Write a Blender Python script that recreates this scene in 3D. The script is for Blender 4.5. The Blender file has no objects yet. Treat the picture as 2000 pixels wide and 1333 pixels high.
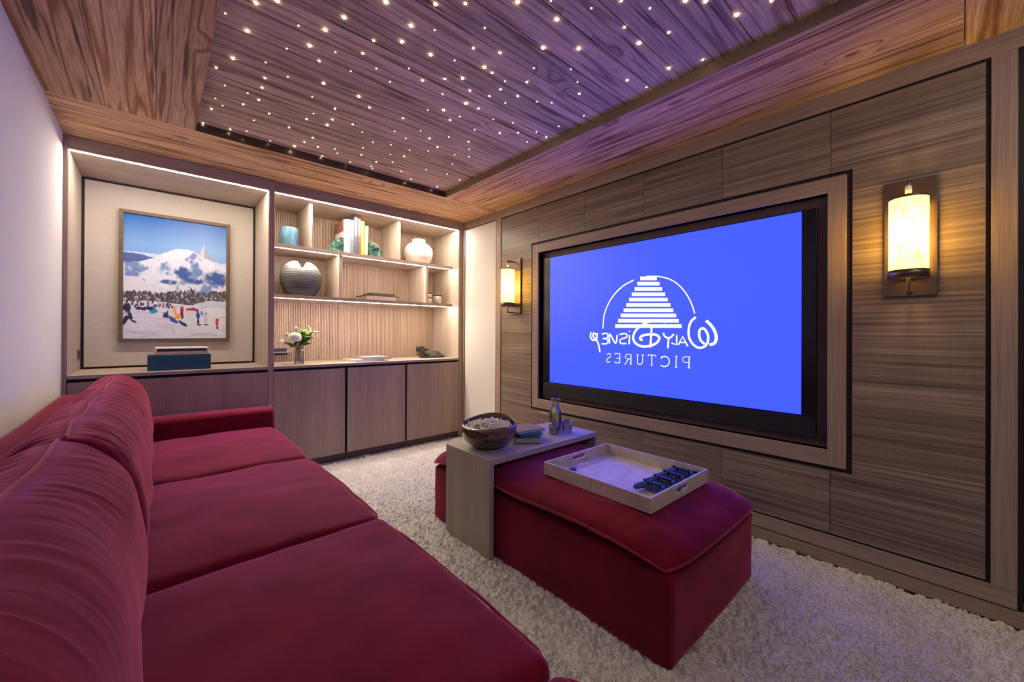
import bpy, bmesh, math, random
import numpy as np
from mathutils import Vector, Matrix
random.seed(7); rng = np.random.default_rng(11)
SC = bpy.context.scene; COL = SC.collection
# ------------------------------------------------------------------ camera, world, exposure
cam_d = bpy.data.cameras.new('camera'); cam = bpy.data.objects.new('camera', cam_d); COL.objects.link(cam)
cam_d.sensor_width = 36; cam_d.lens = 778.5 * 36 / 2000; cam_d.shift_y = -(666.5 - 648.4) / 2000
cam_d.clip_start = .02
cam.matrix_world = Matrix(((0.746647, -0.00497, -0.665202, 0), (-0.665206, 0.001085, -0.746659, 0), (0.004433, 0.999987, -0.002496, 1.1333), (0, 0, 0, 1)))
SC.camera = cam
W0 = bpy.data.worlds.new('world'); SC.world = W0; W0.use_nodes = True
W0.node_tree.nodes['Background'].inputs[0].default_value = (.80, .74, .92, 1)
W0.node_tree.nodes['Background'].inputs[1].default_value = .12
SC.view_settings.view_transform = 'Standard'; SC.view_settings.look = 'None'
SC.view_settings.gamma = 1; SC.view_settings.use_curve_mapping = False
SC.view_settings.exposure = 0.16
# light strengths
LED_TOP, LED_SHELF = 330.0, 290.0
SCREEN = 3.7; BULB = 6.5; SHADE_GLOW = 4.4; STAR = 30.0; FILL = 1.5
WARM = (1.0, .80, .58); WHITEISH = (1.0, .87, .72)
# unseen fill lamps added behind and above the camera
def area(name, loc, rot, sx, sy, power, col, spread=180):
    l = bpy.data.lights.new(name, 'AREA'); l.shape = 'RECTANGLE'; l.size = sx; l.size_y = sy; l.energy = power; l.color = col
    l.spread = math.radians(spread)
    o = bpy.data.objects.new(name, l); o.location = loc; o.rotation_euler = rot; COL.objects.link(o); return o
for i, (x, y) in enumerate([(.25, -.45), (1.1, -.45), (1.95, -.45), (.25, -1.0), (1.1, -1.0), (1.95, -1.0)]):
    area('unseen_fill_light', (x, y, 2.30), (math.radians(28), 0, 0), .12, .12, FILL, (1, .90, .80))

# ------------------------------------------------------------------ dimensions (metres)
XL, XW, YB, ZC, ZR = -.429, 2.488, 3.6, 2.327, 2.38     # left wall, right wall, face of the wall unit, soffit, recess
YN = -1.6                                               # the room goes on behind the camera
# ------------------------------------------------------------------ helpers
def tag(o, label=None, cat=None, group=None, kind=None):
    for k, v in (('label', label), ('category', cat), ('group', group), ('kind', kind)):
        if v: o[k] = v
    return o
def empty(name, loc=(0, 0, 0), rot=(0, 0, 0)):
    o = bpy.data.objects.new(name, None); o.location = loc; o.rotation_euler = rot; o.empty_display_size = .05
    COL.objects.link(o); return o
def wloc(p):
    v = np.zeros(3)
    while p is not None: v = v + np.array(p.location); p = p.parent
    return v
class MB:
    def __init__(s): s.v = []; s.f = []; s.sm = []
    def add(s, v, f, smooth=False):
        n = len(s.v); s.v += [tuple(p) for p in v]; s.f += [tuple(i + n for i in q) for q in f]; s.sm += [smooth] * len(f); return s
    def box(s, x0, x1, y0, y1, z0, z1):
        return s.add([(x0, y0, z0), (x1, y0, z0), (x1, y1, z0), (x0, y1, z0), (x0, y0, z1), (x1, y0, z1), (x1, y1, z1), (x0, y1, z1)],
                     [(0, 3, 2, 1), (4, 5, 6, 7), (0, 1, 5, 4), (1, 2, 6, 5), (2, 3, 7, 6), (3, 0, 4, 7)])
    def lathe(s, prof, n=32, c=(0, 0, 0), cap=True, sx=1, sy=1):
        v = []; f = []
        for r, z in prof:
            for k in range(n):
                a = 2 * math.pi * k / n; v.append((c[0] + r * math.cos(a) * sx, c[1] + r * math.sin(a) * sy, c[2] + z))
        for i in range(len(prof) - 1):
            for k in range(n):
                k2 = (k + 1) % n; f.append((i * n + k, i * n + k2, (i + 1) * n + k2, (i + 1) * n + k))
        s.add(v, f, True)
        if cap:
            for i, fl in ((0, True), (len(prof) - 1, False)):
                r, z = prof[i]
                if r > 1e-5:
                    ring = [(c[0] + r * math.cos(2 * math.pi * k / n) * sx, c[1] + r * math.sin(2 * math.pi * k / n) * sy, c[2] + z) for k in range(n)]
                    s.add(ring, [tuple(range(n))[::-1] if fl else tuple(range(n))])
        return s
    def tube(s, pts, r, n=8, closed=False):
        P = [Vector(p) for p in pts]; N = len(P); v = []; f = []; up = Vector((0, 0, 1)); prev = None
        for i in range(N):
            a = P[(i - 1) % N] if (closed or i > 0) else P[i]; b = P[(i + 1) % N] if (closed or i < N - 1) else P[i]
            t = (b - a).normalized() if (b - a).length > 1e-9 else Vector((1, 0, 0))
            if prev is None:
                u = t.cross(up) if abs(t.z) < .95 else t.cross(Vector((1, 0, 0)))
            else: u = prev - t * prev.dot(t)
            if u.length < 1e-6: u = t.orthogonal()
            u.normalize(); prev = u; w = t.cross(u); rr = r[i] if hasattr(r, '__len__') else r
            for k in range(n):
                an = 2 * math.pi * k / n; v.append(P[i] + (u * math.cos(an) + w * math.sin(an)) * rr)
        for i in range(N if closed else N - 1):
            j = (i + 1) % N
            for k in range(n):
                k2 = (k + 1) % n; f.append((i * n + k, i * n + k2, j * n + k2, j * n + k))
        s.add(v, f, True)
        if not closed: s.add(v[:n], [tuple(range(n))[::-1]]); s.add(v[-n:], [tuple(range(n))])
        return s
    def build(s, name, mat, parent=None, bevel=0, seg=2, world=True):
        me = bpy.data.meshes.new(name); v = np.array(s.v, float)
        if parent is not None and world: v = v - wloc(parent)
        me.from_pydata(v.tolist(), [], s.f); me.polygons.foreach_set('use_smooth', s.sm)
        o = bpy.data.objects.new(name, me); COL.objects.link(o)
        if mat: me.materials.append(mat)
        bm = bmesh.new(); bm.from_mesh(me); bmesh.ops.remove_doubles(bm, verts=bm.verts, dist=1e-6)
        bmesh.ops.recalc_face_normals(bm, faces=bm.faces); bm.to_mesh(me); bm.free()
        if bevel:
            m = o.modifiers.new('bevel', 'BEVEL'); m.width = bevel; m.segments = seg; m.limit_method = 'ANGLE'; m.angle_limit = math.radians(40)
        if parent is not None:
            o.parent = parent
        return o
def bx(name, d, mat, parent=None, bevel=0, world=True):
    return MB().box(*d).build(name, mat, parent, bevel, world=world)
def grid_obj(name, P, mat, parent=None, world=True, closed_u=False):
    """P: array (nu, nv, 3) -> smooth grid mesh"""
    nu, nv = P.shape[:2]; v = P.reshape(-1, 3)
    if parent is not None and world: v = v - wloc(parent)
    i, j = np.meshgrid(np.arange(nu if closed_u else nu - 1), np.arange(nv - 1), indexing='ij'); i2 = (i + 1) % nu
    F = np.stack([i * nv + j, i2 * nv + j, i2 * nv + j + 1, i * nv + j + 1], -1).reshape(-1, 4)
    me = bpy.data.meshes.new(name); me.vertices.add(len(v)); me.vertices.foreach_set('co', v.astype(np.float32).ravel())
    me.loops.add(F.size); me.loops.foreach_set('vertex_index', F.ravel().astype(np.int32)); me.polygons.add(len(F))
    me.polygons.foreach_set('loop_start', np.arange(0, F.size, 4, dtype=np.int32)); me.polygons.foreach_set('loop_total', np.full(len(F), 4, np.int32))
    me.polygons.foreach_set('use_smooth', np.ones(len(F), bool)); me.update(calc_edges=True); me.validate()
    o = bpy.data.objects.new(name, me); COL.objects.link(o); me.materials.append(mat)
    if parent is not None: o.parent = parent
    return o
def vn2(x, y, seed=0):
    """smooth value noise in [-1,1]"""
    xi = np.floor(x).astype(np.int64); yi = np.floor(y).astype(np.int64); xf = x - xi; yf = y - yi
    h = lambda a, b: (((a * 374761393 + b * 668265263 + seed * 974634777) ^ ((a * 374761393 + b * 668265263 + seed * 974634777) >> 13)) * 1274126177 & 0xffffffff) / 2147483647.5 - 1
    s = xf * xf * (3 - 2 * xf); t = yf * yf * (3 - 2 * yf)
    return (h(xi, yi) * (1 - s) + h(xi + 1, yi) * s) * (1 - t) + (h(xi, yi + 1) * (1 - s) + h(xi + 1, yi + 1) * s) * t
def fbm(x, y, o=4, seed=0):
    r = 0; a = 1; n = 0
    for k in range(o): r = r + a * vn2(x * 2 ** k, y * 2 ** k, seed + k); n += a; a *= .5
    return r / n
def roundbox(x0, x1, y0, y1, z0, z1, r, n=10, crown=0, fn=None):
    """soft rounded box as a cube grid pushed onto a rounded shape; crown lifts the middle of the top"""
    c = np.array([(x0 + x1) / 2, (y0 + y1) / 2, (z0 + z1) / 2]); h = np.array([(x1 - x0) / 2, (y1 - y0) / 2, (z1 - z0) / 2])
    mb = MB(); r = min(r, *h)
    for ax in range(3):
        for sg in (-1, 1):
            a1, a2 = [(1, 2), (2, 0), (0, 1)][ax]
            t = lambda hh, m: np.unique(np.concatenate([np.linspace(-hh, -hh + r, 5), np.linspace(-hh + r, hh - r, m), np.linspace(hh - r, hh, 5)]).round(7))
            A, B = np.meshgrid(t(h[a1], n), t(h[a2], n), indexing='ij'); P = np.zeros(A.shape + (3,)); P[..., a1] = A; P[..., a2] = B; P[..., ax] = sg * h[ax]
            Q = np.clip(P, -(h - r), h - r); D = P - Q; L = np.linalg.norm(D, axis=-1, keepdims=True); P = Q + D / np.maximum(L, 1e-9) * r
            if crown: P[..., 2] += np.where(P[..., 2] > 0, 1, .0) * crown * (P[..., 2] / h[2]) * np.clip(1 - (P[..., 0] / h[0]) ** 2, 0, 1) ** .8 * np.clip(1 - (P[..., 1] / h[1]) ** 2, 0, 1) ** .8
            P = P + c
            if fn is not None: P = fn(P)
            nu, nv = A.shape; i, j = np.meshgrid(np.arange(nu - 1), np.arange(nv - 1), indexing='ij')
            F = np.stack([i * nv + j, (i + 1) * nv + j, (i + 1) * nv + j + 1, i * nv + j + 1], -1).reshape(-1, 4)
            mb.add(P.reshape(-1, 3).tolist(), F.tolist(), True)
    return mb
def children(o): return [c for c in bpy.data.objects if c.parent == o]
def copy_tree(o, parent=None):
    c = o.copy(); COL.objects.link(c); c.parent = parent
    for ch in children(o): copy_tree(ch, c)
    return c
# ------------------------------------------------------------------ materials
def M(name): 
    m = bpy.data.materials.new(name); m.use_nodes = True; nt = m.node_tree; b = nt.nodes['Principled BSDF']; return m, nt, b
def N(nt, t, **kw):
    n = nt.nodes.new(t)
    for k, v in kw.items():
        if k.startswith('i_'): n.inputs[k[2:].replace('_', ' ')].default_value = v
        else: setattr(n, k, v)
    return n
def L(nt, a, b): nt.links.new(a, b)
def plain(name, col, rough=.5, metal=0, emis=None, es=0, trans=0, ior=1.45, coat=0, sheen=0, noise=0, alpha=1):
    m, nt, b = M(name); b.inputs['Base Color'].default_value = (*col, 1); b.inputs['Roughness'].default_value = rough; b.inputs['Metallic'].default_value = metal
    b.inputs['IOR'].default_value = ior; b.inputs['Transmission Weight'].default_value = trans; b.inputs['Coat Weight'].default_value = coat; b.inputs['Sheen Weight'].default_value = sheen
    if emis: b.inputs['Emission Color'].default_value = (*emis, 1); b.inputs['Emission Strength'].default_value = es
    if noise:
        tc = N(nt, 'ShaderNodeTexCoord'); n = N(nt, 'ShaderNodeTexNoise'); n.inputs['Scale'].default_value = 60; n.inputs['Detail'].default_value = 4; L(nt, tc.outputs['Object'], n.inputs['Vector'])
        r = N(nt, 'ShaderNodeValToRGB'); r.color_ramp.elements[0].position = .3; r.color_ramp.elements[1].position = .7
        r.color_ramp.elements[0].color = (*[c * (1 - noise) for c in col], 1); r.color_ramp.elements[1].color = (*[min(1, c * (1 + noise)) for c in col], 1)
        L(nt, n.outputs[0], r.inputs[0]); L(nt, r.outputs[0], b.inputs['Base Color'])
    return m
def scaled(nt, scale, rnd=None, axis_swap=None, obj_random=False):
    tc = N(nt, 'ShaderNodeTexCoord'); mp = N(nt, 'ShaderNodeMapping'); mp.inputs['Scale'].default_value = scale; L(nt, tc.outputs['Object'], mp.inputs['Vector'])
    out = mp.outputs[0]
    if obj_random:
        oi = N(nt, 'ShaderNodeObjectInfo'); ml = N(nt, 'ShaderNodeMath', operation='MULTIPLY'); ml.inputs[1].default_value = 37; L(nt, oi.outputs['Random'], ml.inputs[0])
        ad = N(nt, 'ShaderNodeVectorMath', operation='ADD'); L(nt, out, ad.inputs[0]); L(nt, ml.outputs[0], ad.inputs[1]); out = ad.outputs[0]
    return out
def ramp(nt, fac, stops):
    r = N(nt, 'ShaderNodeValToRGB'); e = r.color_ramp.elements
    while len(e) < len(stops): e.new(.5)
    for q, (p, c) in zip(e, stops): q.position = p; q.color = (*c, 1)
    L(nt, fac, r.inputs[0]); return r.outputs[0]
def mixc(nt, a, b, fac, mode='MIX'):
    m = N(nt, 'ShaderNodeMix', data_type='RGBA', blend_type=mode)
    for sock, val in ((m.inputs[0], fac), (m.inputs[6], a), (m.inputs[7], b)):
        if isinstance(val, (int, float)): sock.default_value = val
        elif isinstance(val, tuple): sock.default_value = (*val, 1)
        else: L(nt, val, sock)
    return m.outputs[2]
def bump(nt, b, h, strength=.3, dist=.002):
    n = N(nt, 'ShaderNodeBump'); n.inputs['Strength'].default_value = strength; n.inputs['Distance'].default_value = dist; L(nt, h, n.inputs['Height']); L(nt, n.outputs[0], b.inputs['Normal'])
def veneer(name, dark, light, axis='z', rough=.45):
    """fine straight-grained oak veneer; grain runs along axis"""
    m, nt, b = M(name); s = {'x': (4, 160, 160), 'y': (160, 4, 160), 'z': (160, 160, 4)}[axis]
    v = scaled(nt, s, obj_random=True); n = N(nt, 'ShaderNodeTexNoise'); n.inputs['Scale'].default_value = 1; n.inputs['Detail'].default_value = 5; n.inputs['Roughness'].default_value = .6; L(nt, v, n.inputs['Vector'])
    c = ramp(nt, n.outputs[0], [(.3, dark), (.7, light)])
    v2 = scaled(nt, tuple(q * .06 for q in s)); n2 = N(nt, 'ShaderNodeTexNoise'); n2.inputs['Scale'].default_value = 1; L(nt, v2, n2.inputs['Vector'])
    c = mixc(nt, c, ramp(nt, n2.outputs[0], [(.3, (.80, .80, .80)), (.7, (1.0, 1.0, 1.0))]), 1.0, 'MULTIPLY')
    L(nt, c, b.inputs['Base Color']); b.inputs['Roughness'].default_value = rough; b.inputs['Specular IOR Level'].default_value = .35; bump(nt, b, n.outputs[0], .12, .001); return m
def oldwood(name, cols, axis='x', rings=7.0, rough=.6):
    """weathered board: contour-like cathedral grain, cracks, knots and a tone per plank (attribute pid)"""
    m, nt, b = M(name); at = N(nt, 'ShaderNodeAttribute', attribute_name='pid')
    s = {'x': (.45, 11, 11), 'y': (11, .45, 11)}[axis]
    v = scaled(nt, s); w = N(nt, 'ShaderNodeMath', operation='MULTIPLY'); w.inputs[1].default_value = 13.7; L(nt, at.outputs['Fac'], w.inputs[0])
    n = N(nt, 'ShaderNodeTexNoise', noise_dimensions='4D'); n.inputs['Scale'].default_value = 1; n.inputs['Detail'].default_value = 1.5; n.inputs['Roughness'].default_value = .35; L(nt, v, n.inputs['Vector']); L(nt, w.outputs[0], n.inputs['W'])
    # knots pull the rings round them
    vk = scaled(nt, {'x': (2.2, 5.5, 5.5), 'y': (5.5, 2.2, 5.5)}[axis]); k = N(nt, 'ShaderNodeTexVoronoi', voronoi_dimensions='4D'); k.inputs['Scale'].default_value = 1; L(nt, vk, k.inputs['Vector']); L(nt, w.outputs[0], k.inputs['W'])
    kn = N(nt, 'ShaderNodeMapRange'); kn.inputs[1].default_value = 0; kn.inputs[2].default_value = .32; kn.inputs[3].default_value = .35; kn.inputs[4].default_value = 0; L(nt, k.outputs['Distance'], kn.inputs[0])
    ad = N(nt, 'ShaderNodeMath', operation='ADD'); L(nt, n.outputs[0], ad.inputs[0]); L(nt, kn.outputs[0], ad.inputs[1])
    mu = N(nt, 'ShaderNodeMath', operation='MULTIPLY'); mu.inputs[1].default_value = rings * 6.283; L(nt, ad.outputs[0], mu.inputs[0])
    sn = N(nt, 'ShaderNodeMath', operation='SINE'); L(nt, mu.outputs[0], sn.inputs[0])
    rg = N(nt, 'ShaderNodeMapRange'); rg.inputs[1].default_value = -1; rg.inputs[2].default_value = 1; L(nt, sn.outputs[0], rg.inputs[0])
    base = ramp(nt, rg.outputs[0], [(0, cols[0]), (.22, cols[1]), (.75, cols[2]), (1, cols[1])])
    # fine fibres
    vf = scaled(nt, {'x': (7, 210, 210), 'y': (210, 7, 210)}[axis]); nf = N(nt, 'ShaderNodeTexNoise'); nf.inputs['Scale'].default_value = 1; nf.inputs['Detail'].default_value = 4; L(nt, vf, nf.inputs['Vector'])
    c = mixc(nt, base, ramp(nt, nf.outputs[0], [(.32, (.55, .50, .46)), (.6, (1.05, 1.05, 1.05))]), .75, 'MULTIPLY')
    # dark weathering cracks
    vc = scaled(nt, {'x': (1.6, 34, 34), 'y': (34, 1.6, 34)}[axis]); nc = N(nt, 'ShaderNodeTexNoise', noise_dimensions='4D'); nc.inputs['Scale'].default_value = 1; nc.inputs['Detail'].default_value = 3; L(nt, vc, nc.inputs['Vector']); L(nt, w.outputs[0], nc.inputs['W'])
    c = mixc(nt, c, ramp(nt, nc.outputs[0], [(.33, (.22, .17, .15)), (.42, (1, 1, 1))]), .9, 'MULTIPLY')
    # knots
    c = mixc(nt, c, ramp(nt, k.outputs['Distance'], [(.045, (.16, .10, .08)), (.10, (1, 1, 1))]), .85, 'MULTIPLY')
    # plank tone
    tn = N(nt, 'ShaderNodeTexWhiteNoise', noise_dimensions='1D'); L(nt, w.outputs[0], tn.inputs['W'])
    c = mixc(nt, c, ramp(nt, tn.outputs[0], [(0, (.78, .76, .74)), (1, (1.1, 1.08, 1.05))]), 1, 'MULTIPLY')
    L(nt, c, b.inputs['Base Color']); b.inputs['Roughness'].default_value = rough; b.inputs['Specular IOR Level'].default_value = .3
    hh = N(nt, 'ShaderNodeMath', operation='ADD'); L(nt, rg.outputs[0], hh.inputs[0]); L(nt, nf.outputs[0], hh.inputs[1]); bump(nt, b, hh.outputs[0], .35, .002); return m
def velvet(name, base, sheen):
    m, nt, b = M(name); v = scaled(nt, (1, 1, 1)); n = N(nt, 'ShaderNodeTexNoise'); n.inputs['Scale'].default_value = 7; n.inputs['Detail'].default_value = 4; L(nt, v, n.inputs['Vector'])
    n2 = N(nt, 'ShaderNodeTexNoise'); n2.inputs['Scale'].default_value = 420; n2.inputs['Detail'].default_value = 2; L(nt, v, n2.inputs['Vector'])
    c = ramp(nt, n.outputs[0], [(.3, tuple(q * .75 for q in base)), (.7, tuple(q * 1.2 for q in base))])
    c = mixc(nt, c, ramp(nt, n2.outputs[0], [(.35, (.82, .82, .82)), (.65, (1.12, 1.12, 1.12))]), 1, 'MULTIPLY')
    L(nt, c, b.inputs['Base Color']); b.inputs['Roughness'].default_value = .85; b.inputs['Specular IOR Level'].default_value = .15
    b.inputs['Sheen Weight'].default_value = .68; b.inputs['Sheen Roughness'].default_value = .38; b.inputs['Sheen Tint'].default_value = (*sheen, 1)
    ad = N(nt, 'ShaderNodeMath', operation='ADD'); L(nt, n.outputs[0], ad.inputs[0]); ml = N(nt, 'ShaderNodeMath', operation='MULTIPLY'); ml.inputs[1].default_value = .06; L(nt, n2.outputs[0], ml.inputs[0]); L(nt, ml.outputs[0], ad.inputs[1])
    bump(nt, b, ad.outputs[0], .35, .006); return m

mt = {}
V_D, V_L = (.30, .215, .170), (.47, .355, .285)
mt['vz'] = veneer('oak_veneer_upright', V_D, V_L, 'z'); mt['vx'] = veneer('oak_veneer_across', V_D, V_L, 'x'); mt['vy'] = veneer('oak_veneer_along', V_D, V_L, 'y')
mt['inz'] = veneer('lit_oak_upright', (.50, .40, .32), (.66, .55, .45), 'z'); mt['inx'] = veneer('lit_oak_across', (.50, .40, .32), (.66, .55, .45), 'x')  # same oak veneer, with the strip lighting put into its colour
mt['flute'] = veneer('fluted_oak', (.50, .36, .26), (.68, .50, .37), 'z')
mt['dark'] = plain('dark_shadow_gap', (.022, .014, .014), .6)
mt['soff_x'] = oldwood('old_larch_soffit_across', [(.42, .20, .08), (.76, .47, .25), (.84, .60, .36)], 'x')
mt['soff_y'] = oldwood('old_larch_soffit_along', [(.42, .20, .08), (.76, .47, .25), (.84, .60, .36)], 'y')
mt['rec'] = oldwood('old_grey_larch', [(.40, .27, .18), (.66, .49, .36), (.74, .57, .44)], 'x', 6.5)
mt['bronze'] = plain('dark_bronze_strip', (.09, .06, .05), .28, .7)
mt['bronze2'] = plain('brown_edge_board', (.26, .18, .12), .5, 0, noise=.15)
mt['wall'] = plain('pale_wall_fabric', (.74, .72, .72), .9, noise=.03)
mt['uph'] = plain('cream_upholstered_wall_panel', (.70, .66, .61), .85, noise=.03)
mt['nichepanel'] = plain('warm_grey_fabric_panel', (.60, .54, .48), .9, noise=.04)
mt['velvet'] = velvet('red_velvet', (.165, .004, .014), (1.0, .25, .50))
mt['pipe'] = velvet('red_velvet_piping', (.26, .02, .035), (1.0, .5, .6))
mt['bulbs'] = plain('star_glow', (1, 1, 1), .5, 0, (1, .82, .52), STAR)
mt['led'] = plain('led_diffuser', (1, 1, 1), .5, 0, WHITEISH, LED_TOP); mt['led2'] = plain('shelf_led_diffuser', (1, 1, 1), .5, 0, (1, .86, .70), LED_SHELF)
mt['blackgl'] = plain('black_gloss', (.010, .010, .014), .25); mt['blackm'] = plain('black_matt', (.012, .012, .016), .55)
mt['screen'] = plain('blue_lit_screen', (0, 0, 0), .4, 0, (.0145, .0280, 1.0), SCREEN)
mt['logo'] = plain('white_lit_lettering', (0, 0, 0), .4, 0, (.90, .95, 1.0), 1.0)
mt['bronzem'] = plain('bronze_metal', (.17, .12, .09), .35, .85)
def thin_glass(name, tint, add=.06):
    m, nt, b = M(name); nt.nodes.remove(b); t = N(nt, 'ShaderNodeBsdfTransparent'); t.inputs[0].default_value = (*tint, 1); g = N(nt, 'ShaderNodeBsdfGlossy'); g.inputs['Roughness'].default_value = .03
    lw = N(nt, 'ShaderNodeLayerWeight'); lw.inputs[0].default_value = .35; mr = N(nt, 'ShaderNodeMapRange'); mr.inputs[3].default_value = add; mr.inputs[4].default_value = .85; L(nt, lw.outputs['Fresnel'], mr.inputs[0])
    mx = N(nt, 'ShaderNodeMixShader'); L(nt, mr.outputs[0], mx.inputs[0]); L(nt, t.outputs[0], mx.inputs[1]); L(nt, g.outputs[0], mx.inputs[2]); L(nt, mx.outputs[0], nt.nodes['Material Output'].inputs[0]); return m
mt['glass'] = thin_glass('clear_glass', (.975, .985, .99), .10)
mt['water'] = thin_glass('water', (.95, .965, .98), .04)
def grasscloth():
    m, nt, b = M('grasscloth'); v = scaled(nt, (.6, .9, 95), obj_random=True); n = N(nt, 'ShaderNodeTexNoise'); n.inputs['Scale'].default_value = 1; n.inputs['Detail'].default_value = 5; n.inputs['Roughness'].default_value = .65; L(nt, v, n.inputs['Vector'])
    v1 = scaled(nt, (.5, .5, 14), obj_random=True); n1 = N(nt, 'ShaderNodeTexNoise'); n1.inputs['Scale'].default_value = 1; n1.inputs['Detail'].default_value = 3; L(nt, v1, n1.inputs['Vector'])
    c = ramp(nt, n.outputs[0], [(.28, (.10, .065, .048)), (.5, (.25, .185, .135)), (.72, (.44, .345, .265))])
    c = mixc(nt, c, ramp(nt, n1.outputs[0], [(.3, (.72, .72, .72)), (.7, (1.1, 1.1, 1.1))]), 1, 'MULTIPLY')
    v3 = scaled(nt, (1, 330, 1)); n3 = N(nt, 'ShaderNodeTexNoise'); n3.inputs['Scale'].default_value = 1; L(nt, v3, n3.inputs['Vector'])
    c = mixc(nt, c, ramp(nt, n3.outputs[0], [(.35, (.94, .94, .94)), (.65, (1.03, 1.03, 1.03))]), 1, 'MULTIPLY')
    L(nt, c, b.inputs['Base Color']); b.inputs['Roughness'].default_value = .42; b.inputs['Specular IOR Level'].default_value = .5; b.inputs['Anisotropic'].default_value = .6; bump(nt, b, n.outputs[0], .25, .001); return m
mt['grass'] = grasscloth()
def planks(name, mat, x0, x1, y0, y1, z0, z1, axis, widths, parent, pid0, gap=.0012, joints=None):
    """one mesh of boards with a narrow gap between them, each with its own pid"""
    mb = MB(); ids = []; t = y0 if axis == 'x' else x0; end = y1 if axis == 'x' else x1; i = 0
    while t < end - .01:
        w = widths[i % len(widths)]; t2 = min(t + w, end)
        if end - t2 < .03: t2 = end
        if axis == 'x': mb.box(x0, x1, t + gap, t2 - gap, z0, z1)
        else: mb.box(t + gap, t2 - gap, y0, y1, z0, z1)
        ids += [pid0 + i] * 6; t = t2; i += 1
    me = bpy.data.meshes.new(name); me.from_pydata(mb.v, [], mb.f); me.materials.append(mat); a = me.attributes.new('pid', 'FLOAT', 'FACE'); a.data.foreach_set('value', [float(q) for q in ids])
    o = bpy.data.objects.new(name, me); COL.objects.link(o); o.parent = parent
    return o

# ------------------------------------------------------------------ the room
fl = bx('floor', (XL - .1, XW + .6, YN, YB + .7, -.06, -.02), plain('floor_screed', (.3, .28, .26), .9)); tag(fl, kind='structure')
wl = bx('wall_left', (XL - .06, XL, YN, YB + .62, -.06, ZC + .12), mt['wall']); tag(wl, kind='structure')
wb = bx('wall_back', (XL - .06, XW + .6, YB + .62, YB + .68, -.06, ZC + .12), mt['wall']); tag(wb, kind='structure')
ce = tag(empty('ceiling'), kind='structure')
planks('soffit_boards', mt['soff_x'], XL, XW, 3.023, YB + .62, ZC, ZC + .02, 'x', [.144, .15, .13, .155], ce, 1)
planks('soffit_boards', mt['soff_y'], XL, .166, -.011, 3.0215, ZC, ZC + .02, 'y', [.22, .20, .18], ce, 11)
planks('soffit_boards', mt['soff_y'], 1.899, XW, -.011, 3.0215, ZC, ZC + .02, 'y', [.05, .17, .19, .18], ce, 21)
planks('soffit_boards', mt['soff_x'], XL, XW, YN, -.0125, ZC, ZC + .02, 'x', [.2, .19, .2], ce, 31)
planks('recess_boards', mt['rec'], .150, 1.915, -.03, 3.04, ZR, ZR + .02, 'x', [.155, .14, .17, .15, .16], ce, 41, gap=.0022)
bx('reveal_strip', (.150, 1.915, 3.0232, 3.04, ZC + .001, ZR), mt['bronze'], ce)
bx('reveal_strip', (1.8992, 1.915, -.011, 3.023, ZC + .001, ZR), mt['bronze2'], ce)
bx('reveal_strip', (.150, .1658, -.011, 3.023, ZC + .001, ZR), mt['bronze2'], ce)
bx('reveal_strip', (.150, 1.915, -.03, -.0112, ZC + .001, ZR), mt['bronze'], ce)
bx('slab', (XL, XW + .1, YN, YB + .62, ZR + .021, ZR + .06), mt['dark'], ce)

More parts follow.
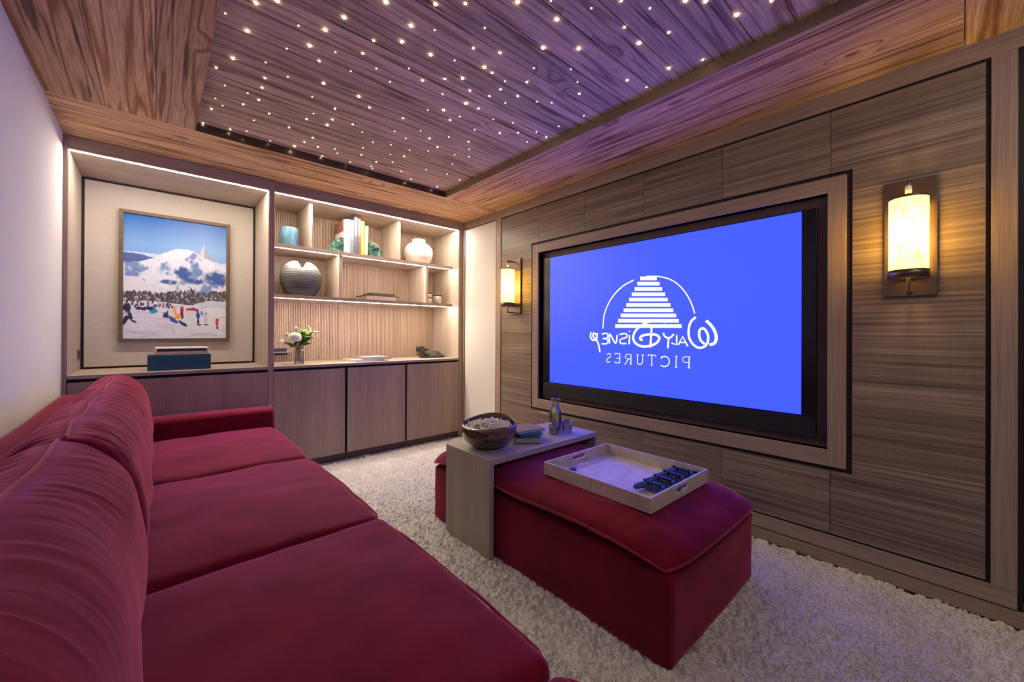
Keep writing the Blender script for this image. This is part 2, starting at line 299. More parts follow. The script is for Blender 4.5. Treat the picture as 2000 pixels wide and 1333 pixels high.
STARS=[[0.194,1.914,0],[0.274,1.776,2],[0.332,1.71,2],[0.273,1.964,2],[0.253,2.205,2],[0.203,2.335,1],[0.547,1.622,2],[0.512,1.741,2],[0.49,1.882,2],[0.424,1.79,0],[0.639,1.441,2],[0.783,1.324,2],[0.866,1.246,1],[0.765,1.483,2],[0.685,1.666,1],[0.778,1.591,2],[0.849,1.44,0],[0.994,1.291,0],[1.029,1.417,1],[1.134,1.361,1],[0.91,1.578,2],[1.012,1.539,0],[0.681,1.776,1],[0.587,1.848,0],[0.551,1.959,1],[0.42,1.97,0],[0.37,2.137,0],[1.141,1.484,2],[1.193,1.491,1],[1.112,1.621,2],[1.05,1.682,1],[0.974,1.767,1],[0.859,1.885,0],[0.768,1.835,0],[0.685,1.935,0],[0.617,2.12,2],[0.471,2.184,0],[0.39,2.271,1],[0.395,2.368,1],[0.403,2.508,1],[0.348,2.474,0],[0.25,2.476,0],[0.228,2.648,0],[0.264,2.706,0],[0.222,2.785,1],[0.347,2.614,1],[0.473,2.624,1],[0.421,2.767,0],[0.79,2.112,2],[0.874,2.178,1],[0.736,2.319,1],[0.608,2.283,0],[0.661,2.454,0],[0.649,2.545,1],[0.759,2.532,2],[0.762,2.447,1],[0.871,2.422,1],[0.595,2.72,1],[0.331,2.989,1],[0.2,3.008,1],[0.41,2.95,0],[0.95,2.478,0],[0.741,2.76,1],[0.717,2.861,1],[0.683,2.969,2],[0.803,2.874,1],[0.546,2.992,0],[0.869,3.004,1],[0.933,2.885,0],[0.898,2.829,0],[1.05,2.971,0],[1.066,2.797,1],[1.034,2.679,0],[1.052,2.561,0],[1.193,2.84,1],[1.195,2.942,0],[1.218,2.971,0],[1.285,2.503,0],[1.536,2.968,1],[1.301,2.616,1],[1.216,2.655,0],[1.155,2.515,0],[1.284,2.764,0],[1.406,2.878,0],[1.094,2.331,0],[1.064,2.155,1],[1.188,2.368,0],[1.211,2.216,0],[1.301,2.265,1],[1.402,2.335,1],[1.385,2.427,0],[1.533,2.716,0],[1.784,2.972,1],[1.699,2.678,0],[1.626,2.494,0],[1.552,2.355,0],[1.841,2.719,0],[1.513,2.133,1],[1.577,2.217,0],[1.643,2.311,0],[1.382,2.165,0],[1.449,1.979,0],[1.277,1.988,1],[1.299,1.92,0],[1.193,1.923,2],[1.109,1.799,0],[1.248,1.786,2],[1.328,1.78,1],[1.197,1.677,1],[1.302,1.648,1],[1.307,1.564,1],[1.404,1.638,0],[1.46,1.811,0],[1.591,1.909,1],[1.127,1.983,0],[1.282,1.499,0],[0.882,1.731,0],[1.008,1.108,2],[1.18,1.064,2],[1.097,1.021,0],[1.238,0.94,0],[1.292,0.844,1],[1.405,0.791,0],[1.415,0.908,1],[1.576,0.802,1],[1.471,0.683,2],[1.529,0.633,2],[1.685,0.58,2],[1.71,0.468,1],[1.539,0.915,2],[1.373,1.111,2],[1.254,1.212,2],[1.847,0.778,1],[1.789,0.908,2],[1.722,1.089,1],[1.844,1.055,0],[1.454,1.222,0],[1.553,1.263,0],[1.319,1.333,0],[1.365,1.43,1],[1.635,1.317,1],[1.413,1.548,1],[1.524,1.517,0],[1.588,1.468,0],[1.823,1.434,0],[1.803,1.609,0],[1.571,1.764,0],[1.672,1.827,1],[1.752,1.746,0],[1.844,1.75,1],[1.8,1.878,0]]
LOGO={"script_lettering":[[0.015,[[1.097,1.236],[1.127,1.209],[1.141,1.165],[1.14,1.114],[1.119,1.071],[1.083,1.046],[1.048,1.051],[1.027,1.076],[1.022,1.115],[1.035,1.15],[1.055,1.166],[1.073,1.154],[1.076,1.122],[1.066,1.09],[1.043,1.069]]],[0.018,[[1.035,1.214],[1.004,1.182],[0.982,1.143],[0.975,1.105],[0.986,1.075],[1.014,1.065]]],[0.011,[[1.208,1.06],[1.18,1.114],[1.148,1.052]]],[0.009,[[1.194,1.075],[1.157,1.076]]],[0.011,[[1.22,1.122],[1.22,1.059],[1.255,1.071]]],[0.012,[[1.312,1.137],[1.298,1.111],[1.266,1.105],[1.238,1.13]]],[0.012,[[1.274,1.105],[1.28,1.035]]],[0.017,[[1.299,1.209],[1.352,1.221],[1.419,1.212],[1.482,1.183],[1.523,1.143],[1.536,1.098],[1.515,1.061],[1.462,1.042],[1.401,1.05],[1.359,1.069],[1.339,1.1],[1.355,1.12],[1.393,1.127],[1.44,1.123],[1.475,1.111],[1.481,1.093],[1.462,1.088]]],[0.015,[[1.395,1.176],[1.4,1.111],[1.405,1.036]]],[0.012,[[1.565,1.122],[1.568,1.055]]],[0.016,[[1.567,1.151],[1.565,1.144]]],[0.011,[[1.649,1.124],[1.608,1.131],[1.588,1.124],[1.591,1.105],[1.632,1.091],[1.645,1.074],[1.632,1.059],[1.589,1.06]]],[0.012,[[1.734,1.055],[1.732,1.127],[1.681,1.058],[1.668,1.121]]],[0.011,[[1.803,1.126],[1.761,1.132],[1.748,1.116],[1.758,1.096],[1.792,1.092],[1.756,1.089],[1.748,1.072],[1.761,1.054],[1.803,1.053]]],[0.014,[[1.902,1.14],[1.909,1.106],[1.888,1.08],[1.853,1.085],[1.851,1.116],[1.878,1.133],[1.881,1.106],[1.845,1.072],[1.827,1.028],[1.82,0.989]]],[0.013,[[1.853,1.087],[1.842,1.133]]]],"serif_lettering":[[0.006,[[1.758,0.971],[1.737,0.982],[1.723,0.973],[1.727,0.958],[1.75,0.942],[1.76,0.928],[1.747,0.915],[1.725,0.923]]],[0.006,[[1.644,0.983],[1.646,0.917]]],[0.005,[[1.644,0.985],[1.685,0.985],[1.685,0.974]]],[0.005,[[1.645,0.951],[1.673,0.95]]],[0.005,[[1.646,0.917],[1.687,0.916],[1.687,0.927]]],[0.007,[[1.553,0.98],[1.555,0.915]]],[0.005,[[1.55,0.982],[1.584,0.982],[1.598,0.97],[1.593,0.954],[1.553,0.948]]],[0.006,[[1.574,0.95],[1.598,0.912],[1.607,0.911]]],[0.005,[[1.546,0.914],[1.564,0.914]]],[0.006,[[1.462,0.983],[1.463,0.935],[1.477,0.916],[1.495,0.918],[1.502,0.934],[1.501,0.983]]],[0.005,[[1.453,0.982],[1.47,0.982]]],[0.004,[[1.492,0.983],[1.51,0.984]]],[0.006,[[1.393,0.984],[1.394,0.915]]],[0.005,[[1.366,0.975],[1.366,0.984],[1.418,0.985],[1.418,0.975]]],[0.004,[[1.384,0.915],[1.404,0.914]]],[0.006,[[1.32,0.964],[1.32,0.964]]],[0.007,[[1.326,0.97],[1.308,0.98],[1.286,0.977],[1.271,0.961],[1.271,0.937],[1.286,0.918],[1.31,0.913],[1.329,0.922]]],[0.004,[[1.326,0.978],[1.326,0.962]]],[0.006,[[1.222,0.984],[1.224,0.914]]],[0.004,[[1.212,0.985],[1.232,0.985]]],[0.004,[[1.214,0.914],[1.234,0.913]]],[0.006,[[1.138,0.984],[1.14,0.915]]],[0.004,[[1.13,0.985],[1.163,0.985],[1.179,0.975],[1.178,0.957],[1.163,0.949],[1.139,0.949]]],[0.004,[[1.13,0.915],[1.149,0.915]]]],"plain_arc":[[0.008,[[1.105,1.259],[1.12,1.31],[1.153,1.378],[1.202,1.441],[1.264,1.488],[1.345,1.516],[1.438,1.526]]],[0.01,[[1.534,1.51],[1.619,1.476],[1.697,1.415],[1.752,1.341],[1.783,1.264],[1.793,1.168]]]],"plain_striped_emblem":[[[1.684,1.199],[1.187,1.193],[1.187,1.169],[1.684,1.172]],[[1.661,1.238],[1.206,1.227],[1.206,1.203],[1.661,1.211]],[[1.638,1.276],[1.224,1.262],[1.224,1.238],[1.638,1.249]],[[1.615,1.313],[1.243,1.297],[1.243,1.273],[1.615,1.287]],[[1.592,1.35],[1.262,1.333],[1.262,1.309],[1.592,1.324]],[[1.57,1.387],[1.281,1.369],[1.281,1.345],[1.57,1.361]],[[1.548,1.423],[1.3,1.405],[1.3,1.381],[1.548,1.397]],[[1.526,1.459],[1.32,1.442],[1.32,1.418],[1.526,1.433]],[[1.505,1.495],[1.339,1.479],[1.339,1.455],[1.504,1.469]],[[1.483,1.53],[1.359,1.517],[1.359,1.492],[1.483,1.504]]]}
# star lights
def star_mesh(r):
    mb = MB(); mb.lathe([(r, 0), (r * .85, -r * .5), (r * .45, -r * .85), (.0001, -r)], 10, cap=False); return mb
STAR_MESH = []
for k, r in enumerate((.0026, .0043, .0062)):
    o = star_mesh(r).build('star_light', mt['bulbs']); STAR_MESH.append(o.data); bpy.data.objects.remove(o)
for x, y, k in STARS:
    o = bpy.data.objects.new('star_light', STAR_MESH[k]); o.location = (x, y, ZR); COL.objects.link(o)
    tag(o, 'tiny glowing pinpoint light set in the dark recessed wooden ceiling', 'ceiling light', 'pinpoint star lights in the ceiling recess')

# ------------------------------------------------------------------ right wall: joinery and grasscloth round the screen
wr = tag(empty('wall_right'), kind='structure'); T = .014
back = MB(); X0, X1 = XW + T, XW + T + .05
oy0, oy1, oz0, oz1 = .436, 2.45, .558, 1.836
back.box(X0, X1, -.151, oy0, 0, ZC); back.box(X0, X1, oy1, YB + .62, 0, ZC); back.box(X0, X1, oy0, oy1, 0, oz0); back.box(X0, X1, oy0, oy1, oz1, ZC)
back.box(X0 + .1, X1 + .1, oy0 - .05, oy1 + .05, oz0 - .05, oz1 + .05)
back.build('shadow_gap', mt['dark'], wr)
def rw(name, y0, y1, z0, z1, mat, d=0.0, bev=.001): return bx(name, (XW + d, XW + T + (.0 if d < .01 else d), y0, y1, z0, z1), mat, wr, bev)
rw('top_rail', YN, YB, 2.249, ZC, mt['vy']); rw('bottom_rail', -.15, 3.6, .067, .137, mt['vy']); rw('skirting', YN, 3.6, 0, .061, mt['vy'])
rw('stile', 2.963, 3.031, .1375, 2.2485, mt['vz']); rw('stile', -.151, -.084, .1375, 2.2485, mt['vz']); rw('corner_stile', 3.569, 3.6, .1375, 2.2485, mt['vz'])
rw('upholstered_panel', 3.041, 3.560, .080, 2.238, mt['uph'], .003)
g = .0012; gx0, gx1 = XW + .004, XW + T; zt, zb = 2.236, .148; fy0, fy1, fz0, fz1 = .342, 2.540, .458, 1.930
def gp(boxes):
    mb = MB()
    for y0, y1, z0, z1 in boxes: mb.box(gx0, gx1, y0, y1, z0, z1)
    return mb.build('grasscloth_panel', mt['grass'], wr)
gp([(2.540, 2.952, zb, zt), (2.452 + g, 2.540, zb, fz0), (2.452 + g, 2.540, fz1, zt)])
gp([(-.070, fy0, zb, zt), (fy0, .425 - g, zb, fz0), (fy0, .425 - g, fz1, zt)])
sm = [.425, .932, 1.442, 1.947, 2.452]
for a, b_ in zip(sm[:-1], sm[1:]):
    gp([(a + g, b_ - g, zb, fz0)]); gp([(a + g, b_ - g, fz1, zt)])
# timber surround of the screen opening
sf = tag(empty('trim_1', (XW, 1.44, 1.2)), kind='structure')
a0, a1, c0, c1 = .364, 2.519, .479, 1.909
for y0, y1, z0, z1, k in ((a0, oy0, c0, c1, 'vz'), (oy1, a1, c0, c1, 'vz'), (oy0, oy1, c0, oz0, 'vy'), (oy0, oy1, oz1, c1, 'vy')):
    bx('surround_board', (XW - .004, XW + T - .0005, y0, y1, z0, z1), mt[k], sf, .001)
rd = plain('brown_recess_lining', (.13, .085, .075), .6, noise=.1)
for d in ((XW + T, XW + .10, oy0 - .012, oy0, oz0, oz1), (XW + T, XW + .10, oy1, oy1 + .012, oz0, oz1), (XW + T, XW + .10, oy0, oy1, oz0 - .012, oz0), (XW + T, XW + .10, oy0, oy1, oz1, oz1 + .012)): bx('recess_lining', d, rd, sf)
bx('recess_back', (XW + .058, XW + .07, oy0, oy1, oz0, oz1), rd, sf)
# dark doorway at the right edge
dr = tag(empty('door_1', (XW, -.7, 0)), kind='structure')
bx('dark_opening_sheet', (XW + .10, XW + .13, -1.2, -.151, .06, 2.249), plain('opening_darkness', (.012, .010, .016), .2), dr)  # near-black sheet stands in for the darkness inside the opening
bx('door_head', (XW + T, XW + .16, -1.2, -.151, 2.2495, ZC), mt['dark'], dr)
bx('door_jamb', (XW + T, XW + .13, -.165, -.1515, .062, 2.249), mt['dark'], dr)
bx('wall_near', (XW, XW + .15, YN, -1.2, 0, 2.249), mt['vz'], wr)

# ------------------------------------------------------------------ television
tv = tag(empty('television', (XW + .045, 1.447, .60)), 'large wall-mounted television showing a blue screen with mirrored white lettering', 'television')
bx('casing', (XW + .031, XW + .058, .4865, 2.409, .598, 1.7815), mt['blackgl'], tv, .002)
bx('sound_bar', (XW + .024, XW + .0308, .488, 2.407, .600, .704), mt['blackm'], tv, .002)
bx('display', (XW + .0300, XW + .0309, .5503, 2.3366, .7118, 1.775), mt['screen'], tv)
def ribbon(strokes, name):
    mb = MB()
    for w, pts in strokes:
        P = [Vector((p[0], p[1])) for p in pts]
        # catmull-rom for smooth letters
        Q = []
        for i in range(len(P) - 1):
            p0, p1, p2, p3 = P[max(i - 1, 0)], P[i], P[i + 1], P[min(i + 2, len(P) - 1)]
            for k in range(5 if len(P) > 3 else 1):
                t = k / (5 if len(P) > 3 else 1); Q.append(.5 * ((2 * p1) + (p2 - p0) * t + (2 * p0 - 5 * p1 + 4 * p2 - p3) * t * t + (3 * p1 - p0 - 3 * p2 + p3) * t ** 3))
        Q.append(P[-1]); v = []; n = len(Q)
        for i in range(n):
            tt = (Q[min(i + 1, n - 1)] - Q[max(i - 1, 0)]); tt = tt.normalized() if tt.length > 1e-9 else Vector((1, 0)); nn = Vector((-tt.y, tt.x)) * w / 2
            for s in (1, -1):
                q = Q[i] + nn * s; v.append((XW + .0291, q.x, q.y)); v.append((XW + .0299, q.x, q.y))
        f = []
        for i in range(n - 1):
            a = i * 4; b = a + 4; f += [(a, b, b + 2, a + 2), (a + 1, a + 3, b + 3, b + 1), (a, a + 1, b + 1, b), (a + 2, b + 2, b + 3, a + 3)]
        mb.add(v, f)
    return mb.build(name, mt['logo'], tv)
ribbon(LOGO['script_lettering'], 'script_lettering'); ribbon(LOGO['serif_lettering'], 'serif_lettering'); ribbon(LOGO['plain_arc'], 'curved_line')
mb = MB()
for q in LOGO['plain_striped_emblem']:
    mb.add([(XW + .0291, *p) for p in q] + [(XW + .0299, *p) for p in q], [(0, 1, 2, 3), (4, 5, 6, 7), (0, 1, 5, 4), (1, 2, 6, 5), (2, 3, 7, 6), (3, 0, 4, 7)])
mb.build('striped_emblem', mt['logo'], tv)

# ------------------------------------------------------------------ wall lights
def shade_mat():
    m, nt, b = M('parchment_shade'); nt.nodes.remove(b); v = scaled(nt, (220, 220, 14)); n = N(nt, 'ShaderNodeTexNoise'); n.inputs['Scale'].default_value = 1; n.inputs['Detail'].default_value = 4; L(nt, v, n.inputs['Vector'])
    c = ramp(nt, n.outputs[0], [(.32, (.55, .33, .10)), (.62, (.98, .84, .50))])
    t = N(nt, 'ShaderNodeBsdfTranslucent'); d = N(nt, 'ShaderNodeBsdfDiffuse'); L(nt, c, t.inputs[0]); L(nt, c, d.inputs[0]); mx = N(nt, 'ShaderNodeMixShader'); mx.inputs[0].default_value = .35; L(nt, t.outputs[0], mx.inputs[1]); L(nt, d.outputs[0], mx.inputs[2])
    e = N(nt, 'ShaderNodeEmission'); e.inputs[1].default_value = SHADE_GLOW; ec = mixc(nt, c, (1.0, .84, .22), 1, 'MULTIPLY'); L(nt, ec, e.inputs[0]); ad = N(nt, 'ShaderNodeAddShader'); L(nt, mx.outputs[0], ad.inputs[0]); L(nt, e.outputs[0], ad.inputs[1])
    L(nt, ad.outputs[0], nt.nodes['Material Output'].inputs[0]); return m
mt['shade'] = shade_mat(); mt['bulb'] = plain('lamp_bulb', (1, 1, 1), .5, 0, (1, .72, .38), 60)
sc = empty('wall_sconce', (XW, .1455, 1.56)); R = .062; ax = -.093
bx('back_plate', (-.012, 0, -.084, .084, -.257, .257), mt['bronzem'], sc, .002, world=False)
mb = MB(); prof = [(R, -.155), (R, .150)]; n = 40
mb.lathe([(R, -.152), (R, .150)], n, (ax, 0, 0), cap=False); mb.build('shade', mt['shade'], sc, world=False)
MB().lathe([(R - .001, -.185), (R + .003, -.185), (R + .003, -.152), (R - .001, -.152), (R - .001, -.185)], n, (ax, 0, 0), cap=False).build('bottom_ring', mt['bronzem'], sc, world=False)
MB().lathe([(R - .002, .150), (R + .003, .150), (R + .003, .158), (R - .002, .158), (R - .002, .150)], n, (ax, 0, 0), cap=False).build('top_ring', mt['bronzem'], sc, world=False)
m_ = MB(); m_.box(ax - .006, -.012, -.006, .006, .222, .234); m_.lathe([(.006, .158), (.006, .234)], 12, (ax, 0, 0)); m_.box(ax - R, ax + R, -.003, .003, .150, .156); m_.build('top_arm', mt['bronzem'], sc, .001, world=False)
MB().lathe([(.009, .176), (.011, .18), (.011, .205), (.007, .212), (.007, .176)], 12, (ax, 0, 0), cap=False).build('lamp_holder', plain('white_porcelain', (.8, .78, .72), .3), sc, world=False)
m_ = MB(); m_.box(ax - .006, -.012, -.006, .006, -.247, -.235); m_.lathe([(.006, -.247), (.006, -.18)], 12, (ax, 0, 0)); m_.box(ax - R, ax + R, -.004, .004, -.184, -.176); m_.build('bottom_arm', mt['bronzem'], sc, .001, world=False)
MB().lathe([(.0001, -.022), (.010, -.016), (.014, -.004), (.010, .012), (.0001, .018)], 12, (ax, 0, 0), cap=False).build('bulb', mt['bulb'], sc, world=False)
tag(sc, 'lit parchment cylinder wall light with bronze back plate, right of the television', 'wall light', 'parchment wall lights beside the television')
sc2 = copy_tree(sc); sc2.location = (XW, 2.75, 1.56); sc2['label'] = 'lit parchment cylinder wall light with bronze back plate, left of the television near the corner'
for y in (.1455, 2.75):
    l = bpy.data.lights.new('sconce_bulb', 'POINT'); l.energy = BULB; l.color = (1, .68, .24); l.shadow_soft_size = .024
    o = bpy.data.objects.new('sconce_bulb', l); o.location = (XW + ax, y, 1.555); COL.objects.link(o)
mt['bulb'].node_tree.nodes['Principled BSDF'].inputs['Emission Strength'].default_value = 12
# ------------------------------------------------------------------ wall unit: bay with the picture
bay = tag(empty('display_niche', (.12, 3.9, .855)), 'tall lit oak niche of the wall unit holding the ski picture', 'wall unit')
bx('side_panel', (XL + .0005, -.410, 3.6, 4.195, 0, ZC - .002), mt['vz'], bay, .001)
bx('stile', (.653, .690, 3.6, 4.195, 0, ZC - .002), mt['vz'], bay, .001)
bx('top_rail', (-.4095, .6525, 3.6, 3.62, 2.243, ZC - .002), mt['vx'], bay, .001)
bx('ceiling_panel', (-.4095, .6525, 3.6205, 4.195, 2.243, 2.26), mt['inx'], bay)
bx('side_lining', (-.4095, -.4065, 3.604, 4.17, .858, 2.240), mt['inz'], bay); bx('side_lining', (.6495, .6525, 3.604, 4.17, .858, 2.240), mt['inz'], bay)
bx('dark_edging', (-.4065, .6495, 4.186, 4.195, .858, 2.240), mt['dark'], bay)
bx('fabric_panel', (-.392, .635, 4.178, 4.1858, .872, 2.226), mt['nichepanel'], bay, .002)
bx('led_strip', (-.404, .648, 3.622, 3.632, 2.2415, 2.2428), mt['led'], bay)
# bay with shelves
bc = tag(empty('bookcase', (1.56, 3.87, .855)), 'lit oak bookcase with open shelves and fluted back beside the picture niche', 'bookcase')
bx('corner_stile', (2.438, XW - .0005, 3.6, 4.195, 0, ZC - .002), mt['vz'], bc, .001)
bx('top_rail', (.6905, 2.4375, 3.6, 3.62, 2.243, ZC - .002), mt['vx'], bc, .001)
bx('ceiling_panel', (.6905, 2.4375, 3.6205, 4.19, 2.243, 2.26), mt['inx'], bc)
bx('side_lining', (.6905, .6935, 3.604, 4.14, .858, 2.240), mt['inz'], bc); bx('side_lining', (2.4345, 2.4375, 3.604, 4.14, .858, 2.240), mt['inz'], bc)
mb = MB(); x = .6936; mb.box(.6936, 2.4344, 4.152, 4.165, .858, 2.242)
while x < 2.43: mb.box(x + .002, min(x + .0125, 2.434), 4.140, 4.1519, .858, 2.242); x += .0145
mb.build('fluted_back_panel', mt['flute'], bc)
for z0, z1 in ((1.829, 1.862), (1.414, 1.445)):
    bx('shelf', (.694, 2.434, 3.73, 4.139, z0, z1), mt['inx'], bc, .001)
    bx('shelf_edge', (.694, 2.434, 3.7255, 3.7298, z0, z1), mt['vx'], bc)
for x0, x1, z0, z1 in ((.975, 1.003, 1.8625, 2.2425), (1.788, 1.820, 1.8625, 2.2425), (1.227, 1.256, 1.4455, 1.8285), (2.111, 2.137, 1.4455, 1.8285)):
    bx('divider', (x0, x1, 3.732, 4.139, z0, z1), mt['inz'], bc, .001)
bx('led_strip', (.696, 2.432, 3.622, 3.632, 2.2415, 2.2428), mt['led'], bc)
bx('led_strip', (.696, 1.2255, 3.736, 3.7415, 1.8278, 1.8288), mt['led2'], bc); bx('led_strip', (1.258, 2.110, 3.736, 3.7415, 1.8278, 1.8288), mt['led2'], bc); bx('led_strip', (2.1385, 2.432, 3.736, 3.7415, 1.8278, 1.8288), mt['led2'], bc)
bx('led_strip', (.696, 2.432, 3.736, 3.7415, 1.4128, 1.4138), mt['led2'], bc)
# worktops
w1 = bx('worktop', (-.4065, .6495, 3.6, 4.178, .836, .8575), mt['inx']); tag(w1, 'oak sill, colour lightened as if lit, under the ski picture niche', 'worktop')
w2 = bx('worktop', (.694, 2.434, 3.6, 4.139, .836, .8575), mt['inx']); tag(w2, 'long oak worktop, colour lightened as if lit, below the open shelves', 'worktop')
for w, a, b_ in ((w1, -.4065, .6495), (w2, .694, 2.434)): bx('front_edge', (a, b_, 3.5985, 3.5999, .836, .8570), mt['vx'], w)
# cabinets
for (a, b_), lab in (((-.4065, .650), 'wide dark oak cabinet front below the picture, behind the sofa arm'), ((.693, 1.242), 'oak cabinet front nearest the sofa arm'),
                     ((1.264, 1.815), 'middle of the three oak cabinet fronts under the shelves'), ((1.836, 2.435), 'oak cabinet front in the corner by the cream wall panel')):
    c = tag(empty('cabinet', ((a + b_) / 2, 3.62, 0)), lab, 'cabinet', 'handleless cabinets under the wall unit')
    bx('body', (a - (.0 if a < 0 else 0), b_ + (.018 if b_ < 2 and b_ > .7 else 0), 3.645, 4.13, .069, .8355), mt['dark'], c)
    bx('door', (a, b_, 3.602, 3.622, .069, .815), mt['vz'], c, .0015)
    bx('plinth', (a, b_ + (.018 if b_ < 2 and b_ > .7 else 0), 3.640, 3.655, 0, .0685), plain('plinth_brown', (.10, .07, .055), .6), c)
# ------------------------------------------------------------------ picture
def paint():
    nx, ny = 300, 420; X, Y = np.meshgrid(np.linspace(0, 1, nx), np.linspace(0, 1, ny), indexing='ij')   # Y up
    sky = np.stack([.03 + .38 * (1 - Y) ** 1.3, .14 + .55 * (1 - Y) ** 1.1, .50 + .45 * (1 - Y) ** 1.0], -1)
    t = np.clip((Y - .76) / .24, 0, 1)[..., None]; sky = np.array([.22, .42, .78]) * (1 - t) + np.array([.035, .14, .48]) * t
    C = sky + .10 * np.clip(1 - np.abs(X - .75) * 2, 0, 1)[..., None]
    # far ridge on the left
    r = .70 + .02 * fbm(X * 9, X * 0, 4, 3) - .03 * X; m = (Y < r); C[m] = (np.array([.60, .70, .92]) * (1 + 0 * X[..., None]))[m]
    r = .655 + .035 * np.sin(X * 6 + 1.2) + .015 * fbm(X * 12, X * 0, 3, 4); m = (Y < r) & (X < .42); C[m] = [.10, .16, .38]
    # peak far right
    pk = .74 + .085 * np.clip(1 - np.abs(X - .76) / .06, 0, 1) ** 1.6; m = (Y < pk) & (np.abs(X - .76) < .10) & (Y > .6); C[m] = [.38, .46, .68]; m = (Y < pk - .008) & (X < .765) & (X > .72) & (Y > .6); C[m] = [.62, .64, .76]
    # main massif
    r = .60 + .16 * np.exp(-((X - .55) / .30) ** 2) + .05 * np.clip(X - .6, 0, 1) + .012 * fbm(X * 20, X * 0, 4, 5); m = Y < r
    sh = fbm(X * 6 + Y * 3, Y * 9 - X * 3, 5, 6); tex = fbm(X * 26, Y * 34, 4, 8)
    snow = np.stack([.76 + .12 * tex, .82 + .10 * tex, .96 + .03 * tex], -1); blue = np.array([.12, .22, .55]) + .07 * tex[..., None]
    k = np.clip((sh * 1.6 + .35 * tex - .12) * 3.2, 0, 1)[..., None] * .85; mm = snow * (1 - k) + blue * k; C[m] = mm[m]
    for cx, cy, rx, ry in ((.56, .55, .10, .06), (.92, .53, .16, .07), (.42, .47, .09, .025), (.65, .49, .12, .03)):
        d = ((X - cx) / rx) ** 2 + ((Y - cy) / ry) ** 2 + .9 * tex; k = np.clip(1.2 - d, 0, 1)[..., None] * (Y < r)[..., None]; C = C * (1 - k) + np.array([.07, .13, .38]) * k
    # smooth snow hill on the left
    hl = .50 - .9 * np.clip(X - .12, 0, 1) ** 1.25; m = (Y < hl) & (Y > .36) & (X < .36); C[m] = (np.array([.80, .82, .93]) - .05 * (Y[..., None]))[m]
    # forest
    top = .375 + .02 * fbm(X * 60, X * 0, 2, 12) + .035 * X + .03 * (X > .52) * np.abs(fbm(X * 40, X * 0, 2, 15)); bot = .30 + .02 * np.sin(X * 5) + .01 * fbm(X * 40, X * 0, 2, 13) - .02 * (X > .4)
    m = (Y < top) & (Y > bot - .02); tr = fbm(X * 90, Y * 60, 3, 14); C[m] = (np.array([.10, .09, .12]) + np.clip(tr - .05, 0, 1)[..., None] * .9)[m]
    m = (Y > .27) & (Y < .325 - .25 * np.clip(.80 - X, 0, 1) + .01 * fbm(X * 14, X * 0, 2, 44)) & (X > .66); C[m] = [.62, .70, .86]
    # piste
    edge = .295 - .12 * np.clip(X - .70, 0, 1) + .012 * np.sin(X * 7); m = Y < edge; tex2 = fbm(X * 30, Y * 90, 4, 20); C[m] = (np.array([.78, .80, .92]) + .06 * tex2[..., None])[m]
    k = np.clip((fbm(X * 5, Y * 38, 3, 21) - .25) * 3, 0, .45)[..., None] * m[..., None]; C = C * (1 - k) + np.array([.40, .46, .66]) * k
    for i in range(60):    # crowd by the trees
        cx, cy = rng.uniform(.02, .45), rng.uniform(.255, .30); d = ((X - cx) / .008) ** 2 + ((Y - cy) / .012) ** 2; C[d < 1] = rng.choice([[.06, .05, .09], [.35, .05, .06], [.5, .5, .6], [.1, .15, .3]])
    bn = fbm(X * 70, Y * 90, 2, 33)
    def blob(cx, cy, rx, ry, col, a=0):
        u = (X - cx) * math.cos(a) + (Y - cy) * math.sin(a); v = -(X - cx) * math.sin(a) + (Y - cy) * math.cos(a); C[((u / rx) ** 2 + (v / ry) ** 2 + .9 * bn) < 1] = col
    dk = [.05, .05, .10]
    blob(.03, .245, .035, .035, dk); blob(.06, .19, .018, .05, dk, .4); blob(.02, .15, .02, .05, dk, -.6); blob(.09, .14, .03, .008, dk, -.3)
    blob(.27, .225, .035, .022, [.05, .32, .66]); blob(.27, .25, .012, .012, [.04, .25, .5])
    for dx in (0, .05, .1): blob(.14 + dx, .245, .028, .014, dk, .2)
    blob(.385, .195, .03, .024, dk); blob(.40, .22, .01, .01, dk); blob(.43, .175, .03, .01, dk, -.4)
    blob(.47, .23, .016, .045, [.85, .45, .12], .3); blob(.50, .185, .035, .022, [.90, .40, .06]); blob(.46, .15, .05, .018, [.07, .12, .45], -.4); blob(.55, .125, .05, .013, dk, -.5)
    blob(.54, .235, .016, .045, [.55, .03, .08]); blob(.545, .19, .010, .03, dk); blob(.64, .245, .06, .015, [.35, .06, .12]); blob(.62, .22, .05, .02, [.80, .70, .78])
    blob(.70, .20, .022, .035, [.04, .12, .55]); blob(.705, .145, .010, .03, dk); blob(.70, .24, .009, .010, dk); blob(.72, .118, .02, .006, dk)
    blob(.74, .215, .012, .03, [.3, .32, .5]); blob(.78, .17, .018, .045, [.62, .64, .80]); blob(.785, .215, .009, .010, dk); blob(.79, .118, .02, .006, dk)
    blob(.905, .135, .018, .032, [.62, .05, .04]); blob(.905, .165, .02, .008, [.62, .05, .04]); blob(.91, .09, .012, .01, dk)
    blob(.45, .07, .004, .04, [.3, .34, .5], .7); blob(.36, .095, .09, .003, [.5, .54, .7], -.1)
    return X, Y, np.clip(C, 0, 1) ** 1.0
fx0, fx1, fz0_, fz1_ = -.214, .462, 1.053, 2.045; fy = 4.142
pic = tag(empty('framed_picture', ((fx0 + fx1) / 2, 4.177, fz0_)), 'large framed ski slope photograph with snowy mountains and skiers in the niche', 'picture')
FW = .024; wd = plain('brown_picture_frame', (.15, .10, .065), .45, noise=.2)
